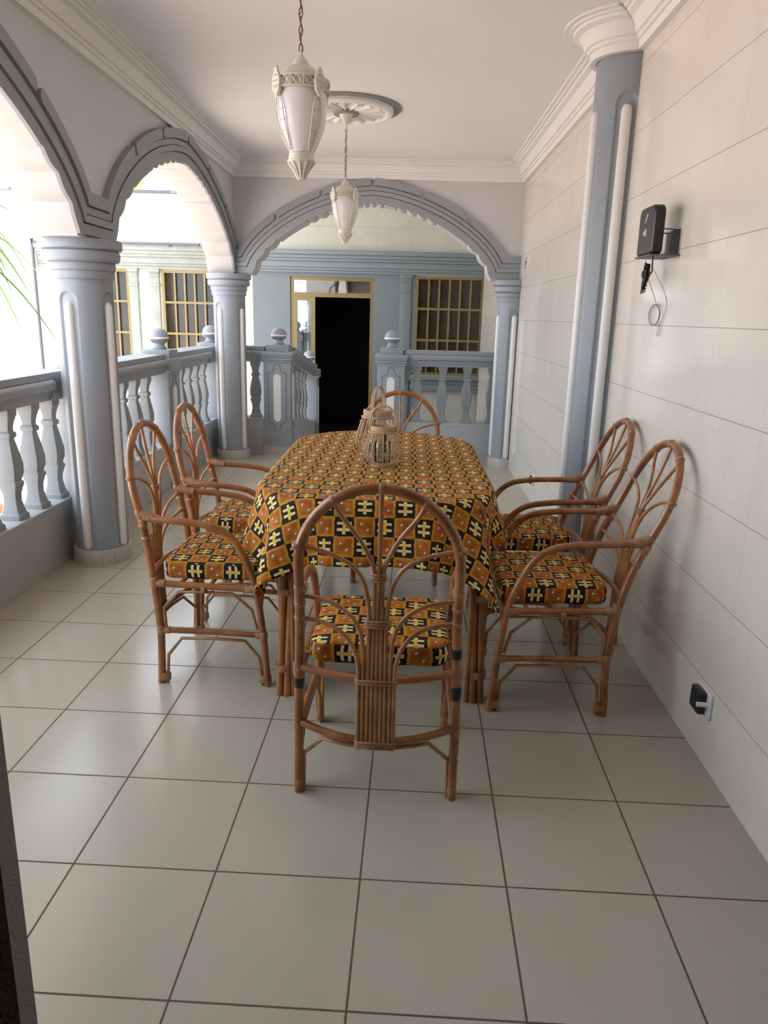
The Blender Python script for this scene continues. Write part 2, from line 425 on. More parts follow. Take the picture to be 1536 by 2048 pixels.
def arch_wall(b, arches, s0, s1, f, t0, t1, top):
    """solid wall with arched openings; f(s, z, t) maps to 3D, t0/t1 the two faces"""
    P = [(s0, ZS)]
    segs = []
    cur = s0
    for A in arches:
        C = resample(arch_curve(**A), 90)
        segs.append(('flat', cur, C[0][0])); segs.append(('arch', C)); cur = C[-1][0]
    segs.append(('flat', cur, s1))
    for sg in segs:
        if sg[0] == 'flat':
            if sg[2]-sg[1] < 1e-3: continue
            C = [(sg[1], ZS), (sg[2], ZS)]
        else: C = sg[1]
        for (a, q) in zip(C, C[1:]):
            va = [f(a[0], a[1], t0), f(q[0], q[1], t0), f(q[0], top, t0), f(a[0], top, t0),
                  f(a[0], a[1], t1), f(q[0], q[1], t1), f(q[0], top, t1), f(a[0], top, t1)]
            b.add(va, [(0,1,2,3), (5,4,7,6), (1,0,4,5)])

def arch_trim(name_parent, A, f, pface, sL, sR, endL, endR):
    """intrados and archivolt bands. f(s, z, p): p = projection out of the wall face"""
    base = resample(arch_curve(**A), 300)
    inner = offset(base, lambda u: -0.002-lobes(u))
    # white soffit strip
    b = MB()
    for (a, q, a2, q2) in zip(base, base[1:], inner, inner[1:]):
        b.add([f(a[0],a[1],0.0), f(q[0],q[1],0.0), f(q2[0],q2[1],0.0), f(a2[0],a2[1],0.0),
               f(a[0],a[1],-0.25), f(q[0],q[1],-0.25), f(q2[0],q2[1],-0.25), f(a2[0],a2[1],-0.25)],
              [(0,1,2,3), (4,7,6,5), (3,2,6,7), (0,3,7,4), (1,5,6,2)])
    b.build('soffit', M_SOFFIT, name_parent, smooth=50, recalc=False)
    def band(d0, d1, p, name, gaps=None, scallop=False):
        L0, L1 = ZS+0.012+d0*1.05, ZS+0.012+d1*1.05
        def clipped(P, lev, s_l, s_r):
            Q = [(s, z) for (s, z) in P if z >= lev]
            left = (Q[0][0], lev); right = (Q[-1][0], lev)
            return Q, left, right
        N = 220
        C0 = [(s, z) for (s, z) in (inner if scallop else offset(base, lambda u: d0)) if z >= L0]
        C1 = [(s, z) for (s, z) in offset(base, lambda u: d1) if z >= L1]
        C0[0] = (C0[0][0], L0); C0[-1] = (C0[-1][0], L0); C1[0] = (C1[0][0], L1); C1[-1] = (C1[-1][0], L1)
        C0, C1 = resample(C0, N), resample(C1, N)
        if not scallop or True:
            C0 = [(endL, L0)]+C0+[(endR, L0)]; C1 = [(endL, L1)]+C1+[(endR, L1)]
        runs = [(0, len(C0)-1)]
        if gaps:
            runs = []; st = 0
            for g in gaps:
                k = 1+int(g*N); runs.append((st, k-1)); st = k+1
            runs.append((st, len(C0)-1))
        b = MB()
        for (i0, i1) in runs:
            a0, a1 = list(C0[i0:i1+1]), list(C1[i0:i1+1])
            if gaps:   # rounded ends of the blocks
                for idx in ((0,) if i0 > 0 else ()) + ((-1,) if i1 < len(C0)-1 else ()):
                    m0, m1 = a0[idx], a1[idx]
                    a0[idx] = (m0[0]+(m1[0]-m0[0])*0.28, m0[1]+(m1[1]-m0[1])*0.28); a1[idx] = (m1[0]+(m0[0]-m1[0])*0.28, m1[1]+(m0[1]-m1[1])*0.28)
            n = len(a0)
            vs = [f(s, z, 0.0) for s, z in a0]+[f(s, z, 0.0) for s, z in a1]+[f(s, z, p) for s, z in a0]+[f(s, z, p) for s, z in a1]
            fs = []
            for i in range(n-1):
                fs += [(2*n+i, 2*n+i+1, 3*n+i+1, 3*n+i), (i, i+1, 2*n+i+1, 2*n+i), (n+i+1, n+i, 3*n+i, 3*n+i+1)]
            fs += [(0, 2*n, 3*n, n), (n-1, 2*n-1, 4*n-1, 3*n-1)]
            b.add(vs, fs)
        b.build(name, M_ARCH, name_parent, smooth=40)
    band(0.0, 0.052, 0.020, 'scalloped_moulding', scallop=True)
    band(0.058, 0.094, 0.032, 'arch_moulding')
    band(0.100, 0.134, 0.026, 'arch_moulding')
    band(0.142, 0.206, 0.040, 'arch_block_moulding', gaps=(0.17, 0.335, 0.50, 0.665, 0.83))

wl = MB()
fL = lambda s, z, t: (t, s, z)
arch_wall(wl, (ARCH1, ARCH2), -1.145, YE, fL, XL, XLB, ZC)
wl.box(XLB, XL, YE, YEB, ZS, ZC)
wall_left = wl.build('wall_left', M_GREYW, smooth=30); tag(wall_left, 'pale grey arcade wall with two scalloped arches on the left', 'wall', kind='structure')
fLp = lambda s, z, p: (XL+p, s, z)
arch_trim(wall_left, ARCH1, fLp, XL, 0, 0, YB, 2.205)
arch_trim(wall_left, ARCH2, fLp, XL, 0, 0, 2.205, YE)
we = MB()
fE = lambda s, z, t: (s, t, z)
arch_wall(we, (ARCHE,), XL, XR, fE, YE, YEB, ZC)
wall_end = we.build('wall_end', M_GREYW, smooth=30); tag(wall_end, 'grey end wall pierced by a wide scalloped arch', 'wall', kind='structure')
fEp = lambda s, z, p: (s, YE-p, z)
arch_trim(wall_end, ARCHE, fEp, YE, 0, 0, XL, XR)

# ------------------------------------------------------------------ cornice (sweep around the room with a bump round the engaged column)
prof = [(0.0, 2.752), (0.030, 2.752), (0.034, 2.786), (0.046, 2.790), (0.048, 2.806), (0.062, 2.810), (0.066, 2.824), (0.074, 2.845), (0.092, 2.866), (0.120, 2.876),
        (0.124, 2.888), (0.142, 2.890), (0.145, 2.897), (0.168, 2.899), (0.170, ZC+0.02), (0.0, ZC+0.02)]
RCX, RCY, RCR = XR, 2.10, 0.173
path = [(XL, YB), (XL, YE), (XR, YE)]
bump = []
for k in range(25):
    th = PI/2 + PI*k/24
    bump.append((RCX+(RCR+0.004)*math.cos(th), RCY+(RCR+0.004)*math.sin(th)))
path += [(XR, RCY+RCR+0.02)]+bump+[(XR, RCY-RCR-0.02), (XR, YB)]
# mitred offsets of the path, inward
def path_normals(P):
    out = []
    for i in range(len(P)):
        ds = []
        if i > 0: ds.append((Vector(P[i])-Vector(P[i-1])).normalized())
        if i < len(P)-1: ds.append((Vector(P[i+1])-Vector(P[i])).normalized())
        ns = [Vector((d.y, -d.x)) for d in ds]
        n = sum(ns, Vector((0, 0)))
        n = n.normalized() if n.length > 1e-6 else ns[0]
        out.append(n/max(0.5, n.dot(ns[0])))
    return out
nr = path_normals(path)
b = MB(); rows = []
for (x, y), n in zip(path, nr): rows.append([(x+n.x*p, y+n.y*p, z) for p, z in prof])
vs = [q for row in rows for q in row]; k = len(prof); fs = []
for i in range(len(rows)-1):
    for j in range(k-1): fs.append((i*k+j, (i+1)*k+j, (i+1)*k+j+1, i*k+j+1))
b.add(vs, fs); b.clamp = lambda p: (min(p[0], XR-0.0005), p[1], min(p[2], ZC-0.0005))
o = b.build('trim_1', M_CORN, smooth=28); tag(o, 'white stepped plaster cornice around the veranda ceiling', 'cornice', kind='structure')

# ------------------------------------------------------------------ columns
def column(name, cx, cy, R, flutes, label, ztop=1.66, cap=True, a0=0.0, a1=2*PI, base=True, grv_top=1.585, wall=None):
    root = empty(name, (cx, cy, 0)); tag(root, label, 'column', 'veranda columns')
    wallc = (lambda p: (min(p[0], XR-0.001-cx), p[1], p[2])) if wall else None
    zs = [0.0, 0.04, 0.088, 0.098, 0.11, 0.3, 0.6, 0.9, 1.2]
    z = grv_top-0.08
    while z < grv_top+0.03: zs.append(z); z += 0.006
    while z < ztop: zs.append(z); z += 0.08
    zs.append(ztop)
    full = abs(a1-a0-2*PI) < 1e-6
    n = 240 if full else 160
    m = n if full else n+1
    W = 0.056
    vs = []
    for z in zs:
        Rz = R*(1.0+0.035*(z/ztop if cap else 0))
        for k in range(m):
            th = a0+(a1-a0)*k/n; dep = 0
            for fa in flutes:
                d = (th-fa+PI) % (2*PI)-PI
                s = Rz*d
                if abs(s) < W and z <= grv_top and z > 0.09:
                    dist = math.hypot(s, z-(grv_top-W)) if z > grv_top-W else abs(s)
                    if dist < W: dep = max(dep, 0.013*smoothstep(0, 0.012, W-dist))
            r = Rz-dep
            vs.append((r*math.cos(th), r*math.sin(th), z))
    fs = []
    for i in range(len(zs)-1):
        for k in range(n):
            k2 = (k+1) % m
            fs.append((i*m+k, i*m+k2, (i+1)*m+k2, (i+1)*m+k))
    b = MB(); b.add(vs, fs); b.clamp = wallc
    b.build('shaft', M_BLUE, root, smooth=60, recalc=False)
    for fa in flutes:
        b = MB(); rr = R-0.014; pts = []; rs = []
        h0, h1 = 0.094, grv_top-0.055
        for t in [h0, h0+0.004, h0+0.012, h0+0.025, 0.5, 1.0, h1-0.03, h1-0.022, h1-0.012, h1-0.004, h1]:
            Rz = rr*(1.0+0.035*(t/ztop if cap else 0))
            pts.append((Rz*math.cos(fa), Rz*math.sin(fa), t))
        q = [0.35, 0.6, 0.85, 1, 1, 1, 1, 0.93, 0.78, 0.5, 0.2]
        b.tube(pts, [0.0265*x for x in q], n=16); b.clamp = wallc
        b.build('flute', M_WHITE, root, smooth=50)
    if base:
        b = MB(); Rb = R+0.018
        b.lathe([(R-0.01, 0.0), (Rb, 0.0), (Rb, 0.088), (Rb-0.004, 0.093), (R-0.012, 0.093)], n=96, a0=a0, a1=a1, close=False); b.clamp = wallc
        b.build('tile_base', M_SKIRT, root, smooth=40, recalc=False)
    if cap:
        k = R/0.153; pr = [(R*1.03-0.01, 1.652), (0.168*k, 1.652), (0.171*k, 1.660), (0.171*k, 1.688), (0.168*k, 1.695), (0.176*k, 1.698), (0.180*k, 1.706), (0.180*k, 1.732), (0.176*k, 1.740),
              (0.196*k, 1.744), (0.206*k, 1.756), (0.209*k, 1.776), (0.206*k, 1.795), (0.197*k, 1.804), (0.216*k, 1.808), (0.222*k, 1.815), (0.222*k, 1.852), (0.218*k, 1.86), (0.0, 1.86)]
        b = MB(); b.lathe(pr, n=96, close=False); b.clamp = wallc
        b.build('capital', M_BLUE, root, smooth=30, recalc=False)
    return root
D = math.radians
column('round_column', -1.765, 2.215, 0.153, [D(-102), D(-12), D(78), D(168)], 'nearest blue-grey round column with capital, left edge washed out by daylight')
column('round_column', -1.735, 5.625, 0.153, [D(-117), D(-24), D(63), D(153)], 'blue-grey round column at the far left corner between the two arches')
column('round_column', 1.135, 5.605, 0.153, [D(-92), D(-178)], 'blue-grey column carrying the right end of the end arch, against the tiled wall', wall=True)
column('engaged_column', RCX, RCY, RCR, [D(253.5), D(185)], 'tall blue-grey half column without capital on the tiled wall, running up into the cornice',
       ztop=2.765, cap=False, a0=PI/2, a1=3*PI/2, grv_top=2.585, wall=True)

# ------------------------------------------------------------------ balustrades
BAL = [(0.0,.062),(.045,.060),(.06,.050),(.11,.042),(.17,.036),(.23,.037),(.29,.046),(.315,.052),(.34,.052),(.36,.043),(.375,.046),(.42,.055),(.50,.056),(.60,.046),(.68,.037),(.71,.033),(.735,.030),(.75,.041),(.785,.041),(.80,.030),(.83,.030),(.88,.036),(.935,.047),(.945,.050),(1.0,.050)]
def baluster_mesh(h):
    b = MB(); vs = []; n = len(BAL)
    for i, (t, w_) in enumerate(BAL):
        z = t*h; hw = w_; hd = w_*0.86
        c = 0.13*w_
        for (x, y) in ((hw-c, -hd), (hw, -hd+c), (hw, hd-c), (hw-c, hd), (-hw+c, hd), (-hw, hd-c), (-hw, -hd+c), (-hw+c, -hd)): vs.append((x, y, z))
    fs = []
    for i in range(n-1):
        for k in range(8): fs.append((i*8+k, i*8+(k+1)%8, (i+1)*8+(k+1)%8, (i+1)*8+k))
    fs += [tuple(range(8))[::-1], tuple((n-1)*8+k for k in range(8))]
    b.add(vs, fs); return b
def add_baluster(parent, loc, h, rz=0, cache={}):
    key = round(h, 3)
    if key not in cache:
        o = baluster_mesh(h).build('baluster', M_BALUSTER, parent, smooth=25); cache[key] = o.data
    else:
        o = bpy.data.objects.new('baluster', cache[key]); COL.objects.link(o); o.parent = parent
    o.location = loc; o.rotation_euler = (0, 0, rz); return o
RAILP = [(-0.115, 0.975), (0.075, 0.975), (0.080, 1.005), (0.092, 1.008), (0.094, 1.030), (0.106, 1.034), (0.118, 1.042), (0.124, 1.056), (0.124, 1.072), (0.118, 1.086), (0.105, 1.094), (0.098, 1.096), (0.102, 1.100), (0.102, 1.135), (-0.13, 1.135), (-0.13, 1.100), (-0.115, 1.094)]
# profile: first coordinate points to the veranda side
def rail(parent, p0, p1, side, dz0=0.0, dz1=0.0, material=None):
    p0, p1, side = Vector(p0), Vector(p1), Vector(side)
    b = MB()
    b.prism(RAILP, lambda q: tuple(p0+side*q[0])[:2]+(q[1]+dz0,), lambda q: tuple(p1+side*q[0])[:2]+(q[1]+dz1,))
    return b.build('handrail', material or M_BLUE, parent, smooth=40)
def finial(parent, x, y, z):
    b = MB()
    b.lathe([(0.0,0.0),(0.058,0.0),(0.060,0.012),(0.052,0.020),(0.045,0.034),(0.044,0.046),(0.050,0.054),(0.066,0.070),(0.077,0.086),(0.078,0.090)], (x,y,z), n=32)
    for k in range(20):   # gadroons round the cup
        th = 2*PI*k/20
        b.tube([(x+r*math.cos(th), y+r*math.sin(th), z+zz) for r, zz in ((0.050,0.055),(0.066,0.069),(0.076,0.084))], [0.004,0.007,0.006], n=6)
    o = b.build('finial', M_BLUE, parent, smooth=40)
    b = MB(); b.lathe([(0.070,0.088),(0.083,0.088),(0.084,0.093),(0.083,0.104),(0.070,0.104)], (x,y,z), n=32, close=False); b.build('finial_band', M_WHITE, o, smooth=40)
    b = MB(); b.lathe([(0.080,0.100)]+[(0.080*math.cos(t*PI/2/10), 0.104+0.076*math.sin(t*PI/2/10)) for t in range(1,10)]+[(0.0,0.180)], (x,y,z), n=32); b.build('finial_dome', M_BLUE, o, smooth=60)
    return o
def pill(b, f, w2, z0, z1, t, mi=0):
    pts = []
    for k in range(13): a = PI*k/12; pts.append((w2*math.cos(a), z1-w2+w2*math.sin(a)))
    for k in range(13): a = PI+PI*k/12; pts.append((w2*math.cos(a), z0+w2+w2*math.sin(a)))
    q = [(x*0.86, (z-(z0+z1)/2)*0.985+(z0+z1)/2) for x, z in pts]
    n = len(pts)
    vs = [f(x, z, 0.0) for x, z in pts]+[f(x, z, t) for x, z in q]
    fs = [tuple(range(n, 2*n))]+[(i, (i+1) % n, n+(i+1) % n, n+i) for i in range(n)]
    b.add(vs, fs, mi)
def outline(b, f, w, z0, z1, r=0.004):
    # shield-shaped incised line with notched ends
    n1 = 0.36*w
    half = [(0.0, z1), (n1*0.8, z1), (n1*0.95, z1-0.02), (n1*1.1, z1-0.055), (n1*1.7, z1-0.082), (w*0.98, z1-0.088), (w, z1-0.092), (w, z0+0.092), (w*0.98, z0+0.088), (n1*1.7, z0+0.082), (n1*1.1, z0+0.055), (n1*0.95, z0+0.02), (n1*0.8, z0), (0.0, z0)]
    pts = half+[(-x, z) for x, z in half[::-1][1:-1]]
    b.tube([f(x, z, 0.0) for x, z in pts], r, n=6, closed=True)
def newel(parent, cx, cy, hw, faces, base=True, z0=0.0):
    n = empty('newel_post', (0,0,0)); n.parent = parent
    b = MB(); b.bbox(cx-hw, cx+hw, cy-hw, cy+hw, z0, 1.0+0, 0.006)
    for (g, a, c) in ((0.012, 0.985, 1.012), (0.024, 1.010, 1.035), (0.018, 1.035, 1.060), (0.028, 1.056, 1.098)): b.bbox(cx-hw-g, cx+hw+g, cy-hw-g, cy+hw+g, a, c, 0.009)
    b.bbox(cx-hw*0.84, cx+hw*0.84, cy-hw*0.84, cy+hw*0.84, 1.095, 1.168, 0.005)
    b.build('post_body', M_BLUE, n, smooth=35)
    if base:
        b = MB(); b.box(cx-hw-0.014, cx+hw+0.014, cy-hw-0.014, cy+hw+0.014, z0, z0+0.095); b.build('tile_base', M_SKIRT, n, smooth=0)
    for ax in faces:
        if ax == '-y': f = lambda x, z, t: (cx+x, cy-hw-t, z)
        elif ax == '+x': f = lambda x, z, t: (cx+hw+t, cy+x, z)
        elif ax == '-x': f = lambda x, z, t: (cx-hw-t, cy-x, z)
        b = MB(); pill(b, f, 0.043, 0.36, 0.87, 0.010); b.build('pill_panel', M_WHITE, n, smooth=40)
        b = MB(); outline(b, f, hw*0.66, 0.265, 0.965, 0.0035); b.build('panel_groove', M_DARKLINE, n, smooth=40)
    finial(n, cx, cy, 1.168)
    return n

PXI, PXO = -1.95, -2.15
def left_section(label, y0, y1, bals, pier=None):
    root = empty('balustrade', (-2.05, (y0+y1)/2, 0)); tag(root, label, 'balustrade', 'veranda balustrades')
    inv = -(y0+y1)/2
    def sh(b): b.v = [(x+2.05, y+inv, z) for x, y, z in b.v]; return b
    b = MB(); b.box(PXO, PXI, y0, y1, GZ, 0.37); b.bbox(PXO-0.01, PXI+0.004, y0, y1, 0.362, 0.378, 0.004)
    sh(b).build('parapet', M_PARAPET, root, smooth=0)
    segs = [(y0, y1)] if not pier else [(y0, pier-0.165), (pier+0.165, y1)]
    for (a, c) in segs:
        if a == y0 and a > 0: b = MB(); b.box(-2.15, -1.952, a, a+0.14, 0.975, 1.135); sh(b).build('rail_block', M_BLUE, root, smooth=0); a += 0.14
        if c == y1: b = MB(); b.box(-2.15, -1.952, c-0.24, c, 0.975, 1.135); sh(b).build('rail_block', M_BLUE, root, smooth=0); c -= 0.24
        b = MB(); b.prism(RAILP, lambda q: (-2.05+q[0], a, q[1]), lambda q: (-2.05+q[0], c, q[1])); sh(b).build('handrail', M_BLUE, root, smooth=40)
    for y in bals: add_baluster(root, (0.02, y+inv, 0.376), 0.60)
    if pier:
        n = empty('newel_post'); n.parent = root
        b = MB(); b.bbox(-2.155, -1.935, pier-0.165, pier+0.165, 0.37, 0.98, 0.006); b.box(-2.155, -1.938, pier-0.165, pier+0.165, GZ, 0.37)
        b.bbox(-2.17, -1.915, pier-0.17, pier+0.17, 0.975, 1.098, 0.012)
        b.bbox(-2.175, -1.93, pier-0.12, pier+0.12, 1.095, 1.168, 0.005); sh(b).build('post_body', M_BLUE, n, smooth=35)
        f = lambda x, z, t: (-1.935+2.05+t, pier+x+inv, z)
        b = MB(); pill(b, f, 0.043, 0.32, 0.86, 0.010); b.build('pill_panel', M_WHITE, n, smooth=40)
        b = MB(); outline(b, f, 0.105, 0.22, 0.95, 0.0035); b.build('panel_groove', M_DARKLINE, n, smooth=40)
        f2 = lambda x, z, t: (x, pier-0.165+inv-t, z)
        finial(n, 0.0, pier+inv, 1.168)
    return root
left_section('left balustrade section in front of the nearest column, cut by the frame edge', YB, 2.36, [1.22, 1.47, 1.72, 1.97, 2.215])
# masonry pier behind the nearest column
b = MB(); b.box(-2.15, -1.96, 2.36, 2.62, GZ, 1.09); b.v = [(x+2.05, y-2.49, z) for x, y, z in b.v]
o = b.build('parapet_pier', M_PARAPET, smooth=0, loc=(-2.05, 2.49, 0)); tag(o, 'plain grey masonry pier behind the nearest column', 'pier')
left_section('left balustrade section between the two columns with a ball-topped pier', 2.62, 5.88, [2.83, 3.09, 3.35, 3.60, 3.85, 4.80, 5.05, 5.31, 5.57], pier=4.34)
# corner newel with ball
root = empty('corner_post', (-2.05, 6.03, 0)); tag(root, 'blue-grey corner post with a banded ball half hidden by the far left column', 'post')
b = MB(); b.bbox(-0.12, 0.12, -0.15, 0.12, GZ, 0.98, 0.006); b.bbox(-0.14, 0.14, -0.15, 0.14, 0.975, 1.098, 0.012); b.bbox(-0.115, 0.115, -0.115, 0.115, 1.095, 1.168, 0.005)
b.build('post_body', M_BLUE, root); finial(root, 0, 0, 1.168)

YR = 5.95
def end_section(label, x0, x1, bals, post, pfaces):
    root = empty('balustrade', (0,0,0)); tag(root, label, 'balustrade', 'veranda balustrades')
    b = MB(); b.box(x0, x1, YR-0.10, YR+0.10, GZ, 0.37); b.bbox(x0, x1, YR-0.104, YR+0.11, 0.362, 0.39, 0.004); b.build('parapet', M_PARAPET, root, smooth=0)
    b = MB(); b.prism(RAILP, lambda q: (x0, YR-q[0], q[1]+0.012), lambda q: (x1, YR-q[0], q[1]+0.012)); b.build('handrail', M_BLUE, root, smooth=40)
    for x in bals: add_baluster(root, (x, YR-0.02, 0.385), 0.605)
    newel(root, post, YR, 0.145, pfaces)
    return root
end_section('short end balustrade left of the steps with a ball-topped newel post', -1.93, -1.435, [-1.72, -1.545], -1.29, ('-y', '+x'))
end_section('end balustrade right of the steps with newel post in front of the far window', 0.065, XR, [0.20, 0.47, 0.735, 1.0], -0.08, ('-y',))

# stair balustrades descending towards the far door
def stair_section(label, x, sgn):
    root = empty('stair_balustrade', (0,0,0)); tag(root, label, 'balustrade', 'balustrades beside the steps')
    y0, y1 = YR+0.145, 7.95
    dz = lambda y: -0.30*(y-y0)/(y1-y0)
    side = (sgn, 0, 0)
    b = MB(); b.prism(RAILP, lambda q: (x+sgn*q[0], y0, q[1]), lambda q: (x+sgn*q[0], y1, q[1]-0.30)); b.build('handrail', M_BLUE, root, smooth=40)
    b = MB(); b.prism([(y0, GZ), (y1, GZ), (y1, 0.08), (y0, 0.37)], lambda q: (x-0.09, q[0], q[1]), lambda q: (x+0.09, q[0], q[1])); b.build('parapet', M_PARAPET, root, smooth=0)
    for k in range(5):
        y = y0+0.22+k*0.29; add_baluster(root, (x, y, 0.37+dz(y)-0.01), 0.615, PI/2)
    n = empty('newel_post', (0, 0, -0.335)); n.parent = root
    b = MB(); b.bbox(x-0.12, x+0.12, y1, y1+0.24, GZ+0.335, 1.0, 0.006); b.bbox(x-0.145, x+0.145, y1-0.02, y1+0.26, 0.99, 1.03, 0.01); b.bbox(x-0.145, x+0.145, y1-0.02, y1+0.26, 1.03, 1.098, 0.012); b.bbox(x-0.1, x+0.1, y1+0.02, y1+0.22, 1.095, 1.168, 0.005)
    b.build('post_body', M_BLUE, n)
    f = lambda q, z, t: (x+sgn*(0.12+t), y1+0.12+q*sgn, z)
    b = MB(); pill(b, f, 0.043, 0.36, 0.87, 0.010); b.build('pill_panel', M_WHITE, n, smooth=40)
    finial(n, x, y1+0.12, 1.168)
    return root
stair_section('balustrade descending beside the steps left of the dark far doorway', -1.24, 1)
stair_section('balustrade descending beside the steps behind the right newel post', -0.02, -1)
b = MB(); b.box(-1.15, -0.11, 6.12, 6.48, GZ, -0.13); b.box(-1.15, -0.11, 6.48, 6.85, GZ, -0.27)
o = b.build('floor_steps', M_FLOOR, smooth=0); tag(o, 'tiled steps going down to the far door', 'steps', kind='structure')

# ------------------------------------------------------------------ far wall with door and windows
YF = 9.2
WZ0, WZ1 = 0.64, 2.065
WINS = [(0.178, 1.180), (-3.573, -2.60), (-5.05, -4.057)]
b = MB()
# wall with openings, built of blocks between x breaks
def wall_block(x0, x1, z0, z1, mi=0): b.box(x0, x1, YF, YF+0.22, z0, z1, mi)
wall_block(-9.0, 6.0, 2.36, 3.10, 0)
wall_block(-9.0, -5.05, GZ, 2.36, 0); wall_block(-4.057, -3.573, GZ, 2.36, 0); wall_block(-2.60, -2.22, GZ, 2.36, 0)
wall_block(-5.05, -4.057, GZ, WZ0, 0); wall_block(-5.05, -4.057, WZ1, 2.36, 0); wall_block(-3.573, -2.60, GZ, WZ0, 0); wall_block(-3.573, -2.60, WZ1, 2.36, 0)
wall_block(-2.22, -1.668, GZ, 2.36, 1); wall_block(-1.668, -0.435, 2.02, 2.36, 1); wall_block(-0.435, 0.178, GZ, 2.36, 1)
wall_block(0.178, 1.18, GZ, WZ0, 0); wall_block(0.178, 1.18, WZ1, 2.36, 0); wall_block(1.18, 6.0, GZ, 2.36, 0)
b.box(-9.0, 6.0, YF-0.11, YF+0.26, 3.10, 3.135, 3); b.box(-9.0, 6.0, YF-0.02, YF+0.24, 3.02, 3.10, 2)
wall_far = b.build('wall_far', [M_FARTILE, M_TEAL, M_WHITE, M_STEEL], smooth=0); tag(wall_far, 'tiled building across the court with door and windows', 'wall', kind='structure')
b = MB()
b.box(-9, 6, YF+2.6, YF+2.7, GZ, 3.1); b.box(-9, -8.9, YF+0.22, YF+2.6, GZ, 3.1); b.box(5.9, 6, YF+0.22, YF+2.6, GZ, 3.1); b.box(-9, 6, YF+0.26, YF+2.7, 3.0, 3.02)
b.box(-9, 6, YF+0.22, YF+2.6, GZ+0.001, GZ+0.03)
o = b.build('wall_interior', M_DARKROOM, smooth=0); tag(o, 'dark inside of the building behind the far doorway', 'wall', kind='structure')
# frieze band and pilasters, dado ledge
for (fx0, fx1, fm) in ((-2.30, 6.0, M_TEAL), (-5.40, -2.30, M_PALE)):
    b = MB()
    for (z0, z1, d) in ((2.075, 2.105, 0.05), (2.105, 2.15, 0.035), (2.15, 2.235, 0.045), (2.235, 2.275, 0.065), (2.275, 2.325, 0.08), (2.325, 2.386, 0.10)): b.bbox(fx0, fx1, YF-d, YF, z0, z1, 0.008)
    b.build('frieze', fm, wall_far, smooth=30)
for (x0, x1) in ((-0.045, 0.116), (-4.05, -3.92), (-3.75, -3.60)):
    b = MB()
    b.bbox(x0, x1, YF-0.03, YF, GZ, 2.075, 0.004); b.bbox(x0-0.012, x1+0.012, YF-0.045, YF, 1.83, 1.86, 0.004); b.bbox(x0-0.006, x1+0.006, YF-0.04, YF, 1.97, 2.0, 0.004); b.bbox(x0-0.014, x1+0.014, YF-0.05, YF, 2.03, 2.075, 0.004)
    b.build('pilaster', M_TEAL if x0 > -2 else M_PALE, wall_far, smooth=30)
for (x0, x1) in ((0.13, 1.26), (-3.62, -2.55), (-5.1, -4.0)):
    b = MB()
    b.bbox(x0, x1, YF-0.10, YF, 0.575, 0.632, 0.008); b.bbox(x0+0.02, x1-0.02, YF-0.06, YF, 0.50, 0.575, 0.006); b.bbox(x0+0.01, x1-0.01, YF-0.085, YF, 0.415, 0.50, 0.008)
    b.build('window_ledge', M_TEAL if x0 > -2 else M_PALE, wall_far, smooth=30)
def window(idx, x0, x1):
    b = MB(); t = 0.042
    b.box(x0, x0+t, YF+0.0, YF+0.08, WZ0, WZ1); b.box(x1-t, x1, YF+0.0, YF+0.08, WZ0, WZ1)
    b.box(x0+t, x1-t, YF+0.0, YF+0.08, WZ1-t, WZ1); b.box(x0+t, x1-t, YF+0.0, YF+0.08, WZ0, WZ0+t)
    fr = b.build('window_%d' % idx, M_GOLD, smooth=0)
    tag(fr, ('gold barred window right of the dark doorway', 'gold barred window seen through the left arch beside the far column', 'gold barred window partly hidden by the nearest column')[idx-1], 'window', kind='structure')
    b = MB(); n = 6
    for k in range(1, n):
        x = x0+t+(x1-x0-2*t)*k/n; b.box(x-0.013, x+0.013, YF+0.012, YF+0.038, WZ0+t, WZ1-t)
    for z in (1.605, 1.155, 0.78): b.box(x0+t, x1-t, YF+0.006, YF+0.044, z-0.016, z+0.016)
    b.build('window_bars', M_GOLD, fr, smooth=0)
    b = MB(); b.box(x0+t, x1-t, YF+0.055, YF+0.063, WZ0+t, WZ1-t); b.build('window_pane', M_DARKGLASS, fr, smooth=0)
for i, (x0, x1) in enumerate(WINS): window(i+1, x0, x1)
# door: gold frame, transom and side light of reflective glass, open dark leafway
DX0, DX1, DZ0, DZ1 = -1.668, -0.435, GZ, 2.02
b = MB(); t = 0.05
b.box(DX0, DX0+t, YF+0.03, YF+0.10, DZ0, DZ1); b.box(DX1-t, DX1, YF+0.03, YF+0.10, DZ0, DZ1); b.box(DX0+t, DX1-t, YF+0.03, YF+0.10, DZ1-t, DZ1)
b.box(DX0+t, DX1-t, YF+0.03, YF+0.10, 1.735, 1.80)
door = b.build('door_1', M_GOLD, smooth=0); tag(door, 'gold framed doorway open onto a dark room', 'door', kind='structure')
b = MB(); b.box(DX0+t, DX1-t, YF+0.055, YF+0.063, 1.80, DZ1-t); b.build('transom_pane', M_MIRRORGLASS, door, smooth=0)
b = MB()
sx0, sx1 = DX0+t, -1.30
b.box(sx0, sx0+0.05, YF+0.02, YF+0.075, DZ0+0.03, 1.735); b.box(sx1-0.06, sx1, YF+0.02, YF+0.075, DZ0+0.03, 1.735); b.box(sx0+0.05, sx1-0.06, YF+0.02, YF+0.075, 1.68, 1.735); b.box(sx0+0.05, sx1-0.06, YF+0.02, YF+0.075, DZ0+0.03, DZ0+0.13)
sl = b.build('door_leaf', M_GOLD, door, smooth=0)
b = MB(); b.box(sx0+0.05, sx1-0.06, YF+0.045, YF+0.052, DZ0+0.13, 1.68); b.build('leaf_pane', M_MIRRORGLASS, sl, smooth=0)
